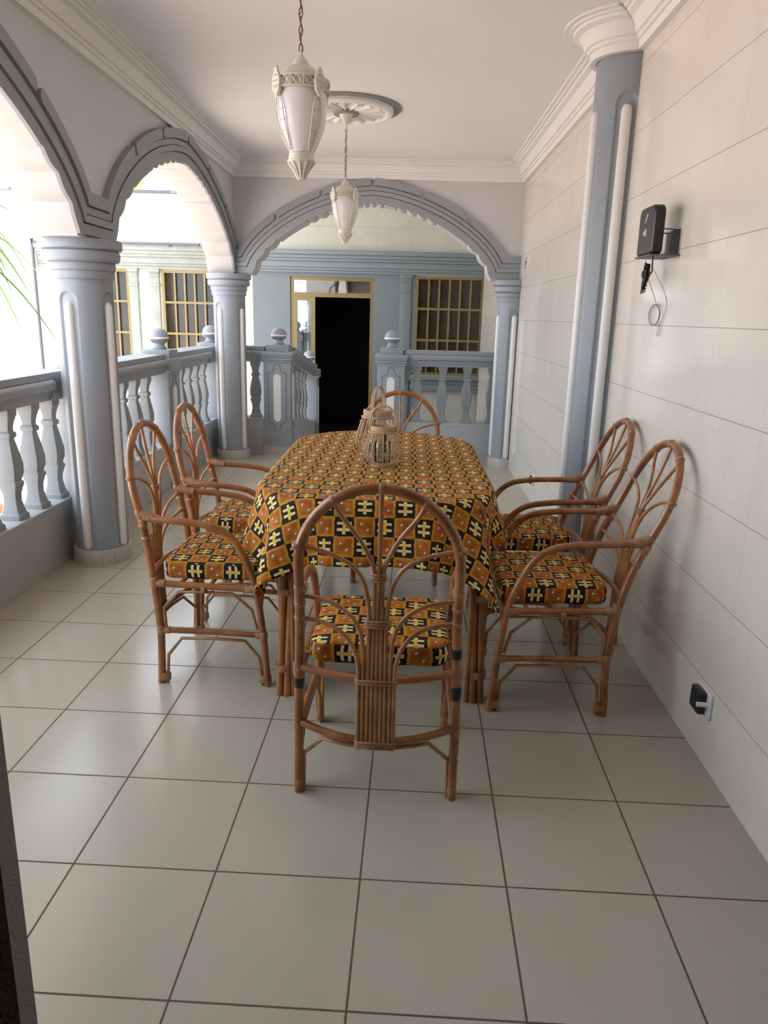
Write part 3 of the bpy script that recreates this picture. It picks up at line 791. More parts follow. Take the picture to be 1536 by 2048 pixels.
# roof slab over the lower passage
b = MB(); b.box(-2.75, 6.0, YEB, YF-0.1, 3.14, 3.30); b.box(XR+0.15, XR+0.3, 9.15, 9.2, GZ, 3.14); b.box(XL, XR, YEB-0.06, YEB, ZC, 3.14)
o = b.build('ceiling_passage', M_CEIL, smooth=0); tag(o, 'roof slab over the lower passage beyond the end arch', 'ceiling', kind='structure')

# pipes on the far building
b = MB(); b.tube(catmull([(-5.42, 9.12, 0.50), (-5.42, 9.12, 2.30), (-5.41, 9.12, 2.37), (-5.34, 9.12, 2.41)], 6), 0.022, n=10)
b.tube([(-5.34, 9.07, 2.41), (-2.98, 9.07, 2.41)], 0.018, n=10)
for x in (-5.0, -4.2, -3.4): b.box(x-0.012, x+0.012, 9.05, 9.2, 2.386, 2.40)
b.lathe([(0.0,0),(0.03,0),(0.03,0.03),(0,0.03)], (-2.97, 9.07, 2.395), n=12)
o = b.build('drain_pipe', M_STEEL, smooth=40); tag(o, 'thin dark pipe along the frieze and down the far building corner', 'pipe')

# ------------------------------------------------------------------ ceiling roses and pendant lamps
def rose(x, y, label):
    root = empty('ceiling_rose', (x, y, ZC)); tag(root, label, 'ceiling rose', 'plaster ceiling roses')
    b = MB(); b.lathe([(0.0,0.0),(0.385,0.0),(0.388,-0.005),(0.385,-0.012),(0.0,-0.012)], n=96); b.build('rim', M_ROSEG, root, smooth=30)
    b = MB(); b.lathe([(0.0,-0.012),(0.335,-0.012),(0.335,-0.032),(0.322,-0.045),(0.300,-0.047),(0.285,-0.040),(0.272,-0.030),(0.0,-0.030)], n=96)
    for k in range(16):
        th = 2*PI*k/16
        b.tube([(r*math.cos(th), r*math.sin(th), z) for r, z in ((0.09,-0.034),(0.18,-0.038),(0.265,-0.034))], [0.006,0.011,0.017], n=8)
    for k in range(16):
        th = 2*PI*(k+0.5)/16; b.lathe([(0.0,-0.0315),(0.009,-0.0315),(0.007,-0.0335),(0.0,-0.0335)], (0.225*math.cos(th), 0.225*math.sin(th), 0), n=10, mi=1)
    b.build('disc', [M_CORN, M_ROSEG], root, smooth=30)
    b = MB(); b.lathe([(0.0,-0.028),(0.088,-0.028),(0.092,-0.036),(0.086,-0.050),(0.0,-0.050)], n=48); b.build('boss', M_ROSEG, root, smooth=30)
    return root
L1, L2 = (-0.358, 1.02), (-0.405, 3.66)
rose(L2[0], L2[1], 'round white ceiling rose with grey rim above the far pendant lamp')
rose(L1[0], L1[1], 'round ceiling rose above the near pendant lamp, above the top of the frame')

def lamp(x, y, rz, label):
    root = empty('pendant_lamp', (x, y, 2.002), rz); tag(root, label, 'lamp', 'pendant lanterns on chains')
    b = MB(); b.lathe([(0.0,0.0),(0.013,0.0),(0.015,0.004),(0.021,0.022),(0.034,0.044),(0.050,0.061),(0.0545,0.065),(0.0545,0.069),(0.049,0.072),(0.048,0.093),(0.045,0.096),(0.0,0.096)], n=40)
    for k in range(12):
        th = 2*PI*k/12; b.tube([(r*math.cos(th), r*math.sin(th), z) for r, z in ((0.0140,0.003),(0.022,0.022),(0.035,0.043),(0.0515,0.061))], [0.003,0.004,0.0045,0.004], n=6)
    b.build('bottom_cup', M_LAMPW, root, smooth=40)
    b = MB(); b.lathe([(0.043,0.095),(0.055,0.115),(0.073,0.150),(0.086,0.185),(0.094,0.225),(0.0985,0.265),(0.0985,0.285),(0.095,0.312)], n=64, close=False); b.build('glass_shade', M_OPAL, root, smooth=60)
    b = MB(); b.lathe([(0.098,0.345),(0.088,0.347),(0.079,0.352),(0.073,0.363),(0.071,0.368),(0.064,0.380),(0.050,0.390),(0.036,0.395),(0.033,0.398),(0.031,0.405),(0.024,0.418),(0.014,0.430),(0.007,0.437),(0.006,0.446),(0.0,0.446)], n=48, close=False); b.build('cap', M_LAMPW, root, smooth=40)
    # pierced band
    b = MB()
    for z in (0.308, 0.345):
        b.tube([(0.108*math.cos(2*PI*k/64), 0.108*math.sin(2*PI*k/64), z) for k in range(64)], 0.0030, n=6, closed=True)
    N = 28
    for k in range(N):
        a0, a1 = 2*PI*k/N, 2*PI*(k+1)/N; am = (a0+a1)/2; R = 0.108
        q = lambda a, z: (R*math.cos(a), R*math.sin(a), z)
        if k % 2 == 0: b.tube([q(a0,0.308), q(a0,0.345)], 0.0024, n=5)
        b.tube([q(a0,0.310), q(am,0.3265), q(a1,0.343)], 0.0020, n=5); b.tube([q(a0,0.343), q(am,0.3265), q(a1,0.310)], 0.0020, n=5)
        b.tube([q(am,0.308), q(am,0.3265)], 0.0018, n=5)
    b.lathe([(0.099,0.304),(0.101,0.304),(0.101,0.349),(0.099,0.349)], n=48)
    b.build('pierced_band', M_LAMPW, root, smooth=50)
    # four crests with lyre straps down to the cup
    for k in range(4):
        th = PI/4+PI/2*k; c, s = math.cos(th), math.sin(th)
        P = lambda r, w, z: (r*c-w*s, r*s+w*c, z)
        b = MB()
        poly = [(-0.020,0.292),(-0.010,0.280),(0.0,0.276),(0.010,0.280),(0.020,0.292),(0.023,0.310),(0.025,0.330),(0.019,0.346),(0.013,0.355),(0.009,0.370),(0.0,0.378),(-0.009,0.370),(-0.013,0.355),(-0.019,0.346),(-0.025,0.330),(-0.023,0.310)]
        b.prism(poly, lambda q: P(0.110, q[0], q[1]), lambda q: P(0.118, q[0]*0.9, 0.325+(q[1]-0.325)*0.93))
        for (w_, z_) in ((0,0.325),(0,0.345),(0,0.305),(0.010,0.325),(-0.010,0.325),(0.010,0.308),(-0.010,0.308),(0.009,0.342),(-0.009,0.342)):
            b.tube([P(0.117,w_,z_), P(0.1215,w_,z_)], [0.005,0.002], n=7)
        b.build('crest', M_LAMPW, root, smooth=40)
        b = MB()
        zz = [0.288,0.265,0.235,0.200,0.165,0.130,0.098]; rr = [0.108,0.104,0.101,0.095,0.083,0.067,0.053]; ww = [0.005,0.015,0.021,0.021,0.018,0.012,0.004]
        for sg in (1,-1): b.tube(catmull([P(r, sg*q, z) for r, q, z in zip(rr, ww, zz)], 4), 0.0028, n=6)
        for i in (2,3,4): b.tube([P(rr[i],-ww[i],zz[i]), P(rr[i],ww[i],zz[i])], 0.0022, n=6)
        b.tube([P(0.114,0,0.292), P(0.109,0,0.274)], 0.006, n=8)
        b.build('strap', M_LAMPW, root, smooth=50)
    # chain up to the ceiling canopy
    b = MB(); z = 0.440; i = 0; top = ZC-1.993-0.05-0.115
    while z < top:
        pts = []
        for k in range(16):
            a = 2*PI*k/16; px = 0.0068*math.cos(a); pz = 0.0175*math.sin(a)
            pts.append((px, 0, z+0.0175+pz) if i % 2 == 0 else (0, px, z+0.0175+pz))
        b.tube(pts, 0.0021, n=6, closed=True); z += 0.0295; i += 1
    cpts = [(0.006*math.sin(t*1.3), 0.006*math.cos(t*1.7), 0.445+(top-0.43)*t/24) for t in range(25)]
    b.tube(cpts, 0.0016, n=6)
    b.build('chain', M_CHAIN, root, smooth=60)
    b = MB(); H = ZC-1.993-0.05
    b.lathe([(0.0,H-0.130),(0.005,H-0.130),(0.006,H-0.070),(0.014,H-0.066),(0.024,H-0.050),(0.048,H-0.012),(0.058,H-0.002),(0.058,H),(0.0,H)], n=40); b.build('canopy', M_LAMPW, root, smooth=40)
    return root
lamp(L1[0], L1[1], D(0), 'ivory lantern pendant with white glass, the nearer larger looking one')
lamp(L2[0], L2[1], D(0), 'ivory lantern pendant with white glass, the farther one below the ceiling rose')

# ------------------------------------------------------------------ rattan armchairs
def make_chair(rake, label, taped=False):
    root = empty('rattan_armchair'); tag(root, label, 'chair', 'rattan armchairs round the table')
    # back leg / back hoop depth profile
    ZK = [0.0, 0.12, 0.25, 0.44, 0.587, 0.704, 0.80, 0.90, 1.04]
    YK = [-0.222, -0.216, -0.212, -0.232, -0.232-0.037*rake, -0.232-0.082*rake, -0.232-0.122*rake, -0.232-0.158*rake, -0.232-0.200*rake]
    def yb(z):
        z = max(0, min(1.05, z))
        for i in range(len(ZK)-1):
            if z <= ZK[i+1] or i == len(ZK)-2:
                t = (z-ZK[i])/(ZK[i+1]-ZK[i]); return YK[i]+(YK[i+1]-YK[i])*t
    def hw(z): return 0.247-0.014*smoothstep(0.2, 0.75, z)
    RZ, RW = 0.80, hw(0.8)
    R = 0.0152
    # hoop
    pts = []
    zs = [0.0, 0.1, 0.2, 0.3, 0.4, 0.5, 0.6, 0.7, 0.76]
    left = [(-hw(z), yb(z), z) for z in zs]
    arc = []
    for k in range(0, 25):
        a = PI-PI*k/24; z = RZ+0.242*math.sin(a)
        arc.append((RW*math.cos(a), yb(z), z))
    pts = left+arc+[(-x, y, z) for x, y, z in left[::-1]]
    pts = catmull(pts, 2)
    b = MB(); b.tube(pts, R, n=12); b.build('back_hoop', M_RATTAN, root, smooth=70)
    def collar(b, c, d, r, w, n=14):
        if b is None:
            b = MB(); collar(b, c, d, r, w, n); return b.build('cane_binding', M_CANE, root, smooth=60)
        c, d = Vector(c), Vector(d).normalized()
        b.tube([c-d*w/2, c-d*w*0.38, c, c+d*w*0.38, c+d*w/2], [r*0.93, r, r*1.02, r, r*0.93], n=n)
    # arms: one cane from the front foot up and back to the hoop
    for sx in (-1, 1):
        A = [(0.237,0.222,0.0),(0.238,0.215,0.10),(0.239,0.206,0.224),(0.241,0.180,0.425),(0.242,0.143,0.542),(0.243,0.092,0.632),(0.244,0.030,0.676),(0.244,-0.050,0.692),(0.243,-0.140,0.699),(hw(0.704)+0.002, yb(0.704)+0.012, 0.704)]
        b = MB(); b.tube(catmull([(sx*x, y, z) for x, y, z in A], 5), 0.0140, n=12); b.build('arm', M_RATTAN, root, smooth=70)
        # cane joint at the hoop
        b = MB()
        J = Vector((sx*hw(0.704), yb(0.704), 0.704))
        b.tube([J+Vector((0, 0.0, 0.018)), J+Vector((0, 0.035, 0.002)), J+Vector((0, 0.075, -0.002))], [0.0175, 0.0195, 0.0150], n=12)
        collar(b, J+Vector((0,0.006,-0.018)), (0, yb(0.72)-yb(0.66), 0.06), 0.0165, 0.032); collar(b, J+Vector((0,-0.006,0.020)), (0, yb(0.74)-yb(0.70), 0.04), 0.0160, 0.020)
        b.build('arm_joint', M_CANE, root, smooth=60)
        # leg doublers and side stretchers
        b = MB()
        f0 = (sx*0.226, 0.200, 0.0); 
        b.tube([(sx*0.232,0.196,0.0),(sx*0.234,0.186,0.125),(sx*0.238,0.130,0.198),(sx*0.240,0.02,0.203),(sx*0.242,-0.13,0.200),(sx*0.245,-0.188,0.125),(sx*0.245,-0.197,0.0)], 0.0068, n=8)
        b.tube([(sx*0.236,0.180,0.25),(sx*0.238,0.160,0.335),(sx*0.240,0.085,0.402),(sx*0.241,-0.03,0.405),(sx*0.242,-0.135,0.402),(sx*0.243,-0.196,0.335),(sx*0.245,-0.192,0.25)], 0.0068, n=8)
        b.build('side_brace', M_RATTAN_THIN, root, smooth=60)
        b = MB(); b.tube([(sx*0.2385,0.207,0.226),(sx*0.243,0.0,0.234),(sx*0.247,-0.212,0.236)], 0.0120, n=12); b.build('side_stretcher', M_RATTAN, root, smooth=60)
        b = MB(); b.tube([(sx*0.240,0.185,0.424),(sx*0.242,0.0,0.430),(sx*0.243,-0.228,0.436)], 0.0135, n=12); b.build('seat_side_rail', M_RATTAN, root, smooth=60)
        # bindings
        for (c, d, r, w_) in (((sx*0.2345,0.209,0.030),(0,0,1),0.0225,0.030), ((sx*0.2460,-0.209,0.030),(0,0,1),0.0225,0.030)):
            b = MB(); c = Vector(c)
            # oval wrap round main cane and doubler
            prof = []
            vs = []
            for i, z in enumerate((-0.016,-0.013,0.013,0.016)):
                g = 0.92 if i in (0,3) else 1.0
                for k in range(16):
                    a = 2*PI*k/16; vs.append((c.x+0.0165*g*math.cos(a), c.y+0.0275*g*math.sin(a), c.z+z))
            fs = [(i*16+k, i*16+(k+1)%16, (i+1)*16+(k+1)%16, (i+1)*16+k) for i in range(3) for k in range(16)]+[tuple(range(16))[::-1], tuple(48+k for k in range(16))]
            b.add(vs, fs); b.build('foot_binding', M_CANE, root, smooth=40)
        b = None
        collar(b, (sx*0.2385,0.206,0.226), (0,0,1), 0.0170, 0.030); collar(b, (sx*0.239,0.190,0.226), (0,1,0), 0.0150, 0.030)
        collar(b, (sx*0.247,-0.212,0.238), (0,0,1), 0.0172, 0.040); collar(b, (sx*0.2465,-0.190,0.236), (0,1,0), 0.0150, 0.030)
        collar(b, (sx*0.241,0.179,0.426), (0,-0.13,1), 0.0172, 0.034); collar(b, (sx*0.241,0.160,0.425), (0,1,0), 0.0165, 0.045)
        collar(b, (sx*0.243,-0.231,0.442), (0,0,1), 0.0180, 0.042); collar(b, (sx*0.243,-0.206,0.436), (0,1,0), 0.0165, 0.040)
        collar(b, (sx*0.242,-0.03,0.418), (0,1,0), 0.0190, 0.018)
    # front rail and brace, cross rails
    b = MB(); b.tube([(-0.240,0.188,0.425),(0,0.192,0.425),(0.240,0.188,0.425)], 0.0130, n=12); b.build('seat_front_rail', M_RATTAN, root, smooth=60)
    b = MB(); b.tube([(-0.226,0.205,0.0),(-0.222,0.195,0.33),(-0.165,0.192,0.402),(0,0.194,0.404),(0.165,0.192,0.402),(0.222,0.195,0.33),(0.226,0.205,0.0)], 0.0066, n=8); b.build('front_brace', M_RATTAN_THIN, root, smooth=60)
    for y in (-0.12, 0.0, 0.11):
        b = MB(); b.tube([(-0.241,y,0.441),(0.241,y,0.441)], 0.0085, n=8); b.build('seat_slat', M_RATTAN_THIN, root, smooth=60)
    # bowed back rails
    def bow(z0, dz, dep, n=12): return [(hw(z0)*t, yb(z0)-dep*(1-t*t), z0-dz*(1-t*t)) for t in [(-1+2*k/n) for k in range(n+1)]]
    b = MB(); b.tube(bow(0.452, 0.008, 0.058), 0.0125, n=12); b.build('seat_back_rail', M_RATTAN, root, smooth=60)
    b = MB(); b.tube(bow(0.250, 0.018, 0.072), 0.0125, n=12); b.build('back_stretcher', M_RATTAN, root, smooth=60)
    q = bow(0.222, 0.012, 0.070)[2:-2]
    b = MB(); b.tube([(-0.232,-0.216,0.0),(-0.230,-0.212,0.135)]+[(x, y, z) for x, y, z in q[0:1]]+q[1:-1]+q[-1:]+[(0.230,-0.212,0.135),(0.232,-0.216,0.0)], 0.0066, n=8); b.build('back_brace', M_RATTAN_THIN, root, smooth=60)
    # fan of thin canes in the back
    def yf(x, z):   # the splat lies on the bowed rails below, on the hoop plane above
        lo = yb(z)-(0.084 if z < 0.25 else 0.072); hi = yb(z)-0.004
        bow_ = smoothstep(0.42, 0.80, z)
        edge = smoothstep(0.05, 0.22, abs(x))
        return (lo*(1-bow_)+hi*bow_)*(1-edge)+(yb(z))*edge
    fan = [[(0,0.215),(0,0.45),(0,0.64),(0.001,0.80),(0.003,0.92),(0.005,1.042)]]
    for sx in (-1, 1):
        fan.append([(sx*0.0135,0.215),(sx*0.013,0.45),(sx*0.0115,0.64),(sx*0.0125,0.775),(sx*0.026,0.83),(sx*0.060,0.895),(sx*0.105,0.955),(sx*0.128,1.0)])
        fan.append([(sx*0.027,0.215),(sx*0.026,0.45),(sx*0.0255,0.63),(sx*0.032,0.70),(sx*0.045,0.755),(sx*0.075,0.802),(sx*0.130,0.835),(sx*0.185,0.852),(sx*hw(0.86),0.862)])
        fan.append([(sx*0.041,0.215),(sx*0.040,0.45),(sx*0.043,0.555),(sx*0.057,0.612),(sx*0.085,0.650),(sx*0.130,0.678),(sx*0.185,0.692),(sx*hw(0.70),0.697)])
        fan.append([(sx*0.054,0.215),(sx*0.053,0.45),(sx*0.058,0.510),(sx*0.076,0.557),(sx*0.110,0.592),(sx*0.160,0.612),(sx*hw(0.62),0.622)])
    for L in fan:
        P = [(x, yf(x, z), z) for x, z in L]
        b = MB(); b.tube(catmull(P, 5), 0.0071, n=8); b.build('fan_cane', M_RATTAN_THIN, root, smooth=70)
    def strap(z0, z1, w):
        b = MB()
        for k in range(max(1, int((z1-z0)/0.009))):
            z = z0+0.0045+k*0.009; y = yf(0, z)
            b.tube([(-w-0.004,y,z),(-w,y-0.0085,z),(0,y-0.0095,z),(w,y-0.0085,z),(w+0.004,y,z),(w,y+0.0085,z),(0,y+0.0085,z),(-w,y+0.0085,z)], 0.0046, n=6, closed=True)
        b.build('splat_binding', M_CANE, root, smooth=60)
    strap(0.757, 0.784, 0.0165); strap(0.612, 0.642, 0.032); strap(0.436, 0.456, 0.057); strap(0.216, 0.250, 0.056)
    b = None
    for sx in (-1, 1):
        for (x, z) in ((hw(.862), 0.862), (hw(.70), 0.672), (hw(.62), 0.622)): collar(b, (sx*x, yb(z), z), (0, yb(z+.05)-yb(z-.05), 0.1), 0.0172, 0.014)
        x, z = 0.128, RZ+0.242*math.sqrt(1-(0.128/RW)**2); collar(b, (sx*x, yb(z), z), (sx*0.8, 0, -0.45), 0.0172, 0.014)
    collar(b, (0.005, yb(1.04), RZ+0.242), (1,0,0), 0.0172, 0.016)
    if taped:
        for (sx, z, w_) in ((-1, 0.395, 0.036), (1, 0.380, 0.050), (1, 0.520, 0.036)):
            b = MB(); collar(b, (sx*hw(z), yb(z), z), (0, yb(z+.03)-yb(z-.03), 0.06), 0.0162, w_); b.build('black_tape', M_BLACK, root, smooth=60)
    return root

UVK = 1/0.075
def make_cushion(label, rot, ou=0.0, ov=0.0, W=0.214, y0=-0.205, y1=0.205, h=0.068):
    """box cushion; rot turns the print so that its bars run the same way in the room"""
    b = MB()
    n = 20; R = 0.05
    # rounded outline
    out = []
    for (cx, cy, a0) in ((W-R, y1-R, 0), (-W+R, y1-R, PI/2), (-W+R, y0+R, PI), (W-R, y0+R, 1.5*PI)):
        for k in range(7): a = a0+PI/2*k/6; out.append((cx+R*math.cos(a), cy+R*math.sin(a)))
    m = len(out); cx, cy = 0, (y0+y1)/2
    ring = lambda s, z: [(cx+(x-cx)*s, cy+(y-cy)*s, z) for x, y in out]
    rows = []
    tops = [(0.0, h+0.010), (0.25, h+0.010), (0.5, h+0.009), (0.75, h+0.007), (0.93, h+0.003), (0.985, h), (1.0, h-0.005)]
    sides = [(1.012, h*0.72), (1.016, h*0.5), (1.012, h*0.28), (1.0, 0.005), (0.985, 0.0), (0.5, 0.0)]
    vs = []; 
    for (s, z) in tops+sides: vs += ring(max(s, 0.001), z)
    per = [0]
    for i in range(m): q, w_ = out[i], out[(i+1) % m]; per.append(per[-1]+math.hypot(w_[0]-q[0], w_[1]-q[1]))
    fs = []; uvs = {}
    nt_ = len(tops)
    tot = len(tops)+len(sides)
    for i in range(tot-1):
        for k in range(m):
            k2 = (k+1) % m
            f = (i*m+k, i*m+k2, (i+1)*m+k2, (i+1)*m+k)
            fi = len(fs); fs.append(f)
            for vi, kk in ((f[0], k), (f[1], k+1), (f[2], k+1), (f[3], k)):
                x, y, z = vs[vi]
                if i < nt_-1:
                    uv = (x, y) if rot == 0 else (-y, x)
                    uvs[(fi, vi)] = (uv[0]*UVK+ou, uv[1]*UVK+ov)
                else:
                    uvs[(fi, vi)] = ((z+0.004)*UVK, (per[kk])*UVK+ov)
    fs_n = len(fs)
    b.add(vs, fs); b.uv = uvs
    o = b.build('seat_cushion', M_FABRIC, smooth=50, recalc=False)
    tag(o, label, 'cushion', 'patterned seat cushions')
    return o

def subdivide_jitter(o, amp, scale, seed):
    import mathutils
    for v in o.data.vertices:
        nzv = mathutils.noise.noise_vector(Vector(v.co)*scale+Vector((seed, seed*2, 0)))
        v.co += nzv*amp

SEATS = [
 # x, y, rot, rake, taped, chair label, cushion label, print rotation
 (0.022, 0.195, -1.0, 0.50, True, 'rattan armchair at the near end, back to the viewer, black tape on its legs', 'patterned cushion on the near end chair seen through the cane back', 0),
 (-0.672, 0.905, -91.0, 0.52, False, 'nearer rattan armchair on the left long side of the table, beside the balustrade', 'patterned cushion on the nearer left side chair', 1),
 (-0.685, 1.545, -90.0, 0.52, False, 'farther rattan armchair on the left long side of the table', 'patterned cushion on the farther left side chair', 1),
 (0.668, 0.772, 90.5, 1.10, False, 'nearer rattan armchair on the right side, its back almost against the tiled wall', 'patterned cushion on the nearer right side chair', 1),
 (0.675, 1.415, 90.0, 1.10, False, 'farther rattan armchair on the right side, in front of the engaged half column', 'patterned cushion on the farther right side chair', 1),
 (0.045, 2.140, 179.0, 0.52, False, 'rattan armchair at the far end, only its hoop back showing above the cloth', 'patterned cushion on the far end chair under the table edge', 0),
]
for i, (x, y, a, rk, tp, cl, ql, pr) in enumerate(SEATS):
    c = make_chair(rk*1.0/0.5*0.5, cl, tp); c.location = (x, y, 0); c.rotation_euler = (0, 0, D(a))
    q = make_cushion(ql, pr, ou=0.5*(i % 2)+0.13*i, ov=0.31*i); subdivide_jitter(q, 0.004, 7, i*3.1)
    q.location = (x, y, 0.4505); q.rotation_euler = (0, 0, D(a))

# ------------------------------------------------------------------ table
TX, TY0, TY1, THW, TRN, TRF, TZ = -0.03, 0.55, 2.30, 0.475, 0.30, 0.44, 0.824
table = empty('dining_table', (TX, (TY0+TY1)/2, 0)); tag(table, 'long rattan dining table with bundled cane legs under the patterned cloth', 'table')
tcy = (TY0+TY1)/2
def rrect(hx, y0, y1, RN, RF, n=14):
    P = []
    for (cx, cy, a0, R) in ((hx-RF, y1-RF, 0, RF), (-hx+RF, y1-RF, PI/2, RF), (-hx+RN, y0+RN, PI, RN), (hx-RN, y0+RN, 1.5*PI, RN)):
        for k in range(n+1): a = a0+PI/2*k/n; P.append((cx+R*math.cos(a), cy+R*math.sin(a)))
    return P
b = MB(); b.prism(rrect(THW-0.012, TY0-tcy+0.012, TY1-tcy-0.012, TRN-0.01, TRF-0.02), lambda p: (p[0], p[1], TZ-0.028), lambda p: (p[0], p[1], TZ-0.002)); b.build('tabletop', M_RATTAN, table, smooth=30)
b = MB(); b.prism(rrect(THW-0.055, TY0-tcy+0.055, TY1-tcy-0.055, TRN-0.05, TRF-0.06), lambda p: (p[0], p[1], TZ-0.085), lambda p: (p[0], p[1], TZ-0.028)); b.build('apron', M_RATTAN, table, smooth=30)
def table_leg(x, y, sx, sy):
    lg = empty('leg', (0, 0, 0)); lg.parent = table
    b = MB()
    for k, (dx, dy) in enumerate(((0,0), (0.030*sx,-0.004), (0.004,0.032*sy))):
        b = MB(); b.tube([(x+dx, y+dy, 0.0), (x+dx+0.012*sx, y+dy+0.014*sy, 0.3), (x+dx*1.05+0.03*sx, y+dy*1.05+0.045*sy, TZ-0.03)], 0.0150, n=12)
        b.build('pole', M_RATTAN, lg, smooth=60)
    for z in (0.12, 0.44):
        b = MB()
        pts = []
        for k in range(18):
            a = 2*PI*k/18; pts.append((x+0.012*sx+0.036*math.cos(a), y+0.010*sy+0.034*math.sin(a)))
        o1, o2 = 0.034*z*sx, 0.05*z*sy
        b.prism(pts, lambda p: (p[0]+o1, p[1]+o2, z-0.013), lambda p: (p[0]+o1, p[1]+o2, z+0.013))
        b.build('leg_binding', M_CANE, lg, smooth=50)
    b = MB()
    # curved brace from the leg to the apron
    b.tube(catmull([(x+0.055*sx, y, 0.0), (x+0.056*sx, y, 0.40), (x+0.062*sx, y, 0.60), (x+0.095*sx, y, 0.69), (x+0.17*sx, y, TZ-0.075)], 6), 0.0105, n=10)
    b.tube(catmull([(x, y+0.056*sy, 0.10), (x, y+0.058*sy, 0.60), (x, y+0.10*sy, 0.69), (x, y+0.18*sy, TZ-0.075)], 6), 0.0105, n=10)
    b.build('leg_brace', M_RATTAN, lg, smooth=60)
for (x, y) in ((-0.395, 0.595), (0.415, 0.595), (-0.395, 2.26), (0.415, 2.26)):
    table_leg(x-TX, y-tcy, -1 if x > 0 else 1, 1 if y < 1.5 else -1)
b = MB()
for sx in (-1, 1): b.tube([(sx*0.365, 0.64-tcy, 0.60), (sx*0.365, 2.22-tcy, 0.60)], 0.011, n=10)
b.build('side_rails', M_RATTAN, table, smooth=60)

# cloth: a flat rectangle draped over the rounded top
CX0, CX1, CY0, CY1 = -0.695, 0.635, 0.305, 2.53
nx, ny = 88, 152
b = MB(); vs = []; uvl = []
import mathutils
for j in range(ny+1):
    for i in range(nx+1):
        px = CX0+(CX1-CX0)*i/nx; py = CY0+(CY1-CY0)*j/ny
        lx, ly = px-TX, py-tcy
        hx, hy = THW, (TY1-TY0)/2
        # nearest point on the rounded rectangle
        TR = TRF if ly > 0 else TRN
        qx, qy = abs(lx)-(hx-TR), abs(ly)-(hy-TR)
        sx, sy = (1 if lx >= 0 else -1), (1 if ly >= 0 else -1)
        if qx > 0 and qy > 0:
            L = math.hypot(qx, qy); d = L-TR; nx_, ny_ = qx/L, qy/L
            ang = math.atan2(qy, qx)
        elif qx > qy: d = qx-TR; nx_, ny_ = 1.0, 0.0; ang = 0.0
        else: d = qy-TR; nx_, ny_ = 0.0, 1.0; ang = PI/2
        wob = mathutils.noise.noise(Vector((px*4, py*4, 3.3)))
        if d <= -0.012:
            x, y, z = lx, ly, TZ+0.006+0.0012*wob
        else:
            r0 = 0.022; dd = d+0.012
            a = min(dd/r0, PI/2)
            outw = r0*math.sin(a)-0.012; drop = r0*(1-math.cos(a)); rest = max(0.0, dd-r0*PI/2)
            # folds where the cloth has to gather round the corner, gentle waves elsewhere
            cor = math.sin(2*ang)**1 if 0 < ang < PI/2 else 0.0
            fold = 0.055*math.sin(ang*8.5+0.6+sx*0.8+sy)*cor*smoothstep(0.0, 0.24, rest)
            wave = 0.013*math.sin((px*13 if ang > 0.8 else py*11)+sx+2*sy)*smoothstep(0.02, 0.2, rest)
            flare = 0.15*rest+cor*(0.020+0.0*rest)*smoothstep(0.0, 0.12, rest)
            o_ = outw+fold+wave+flare
            bx = lx-sx*nx_*d; by = ly-sy*ny_*d
            tw = 0.032*math.sin(ang*8.5+2.2)*cor*smoothstep(0.05, 0.3, rest)
            x = bx+sx*nx_*o_-sx*ny_*tw; y = by+sy*ny_*o_+sy*nx_*tw; z = TZ+0.006-drop-rest*0.975
        vs.append((x, y, z)); uvl.append((px*UVK+0.30, py*UVK+0.42))
fs = []
for j in range(ny):
    for i in range(nx): k = j*(nx+1)+i; fs.append((k, k+1, k+nx+2, k+nx+1))
b.add(vs, fs); b.uv = {i: q for i, q in enumerate(uvl)}
cloth = b.build('tablecloth', M_FABRIC, smooth=0, recalc=False, loc=(TX, tcy, 0))
cloth.data.polygons.foreach_set('use_smooth', [True]*len(cloth.data.polygons))
md = cloth.modifiers.new('thick', 'SOLIDIFY'); md.thickness = 0.0022; md.offset = 1
tag(cloth, 'orange and black wax print tablecloth draped over the dining table', 'tablecloth')

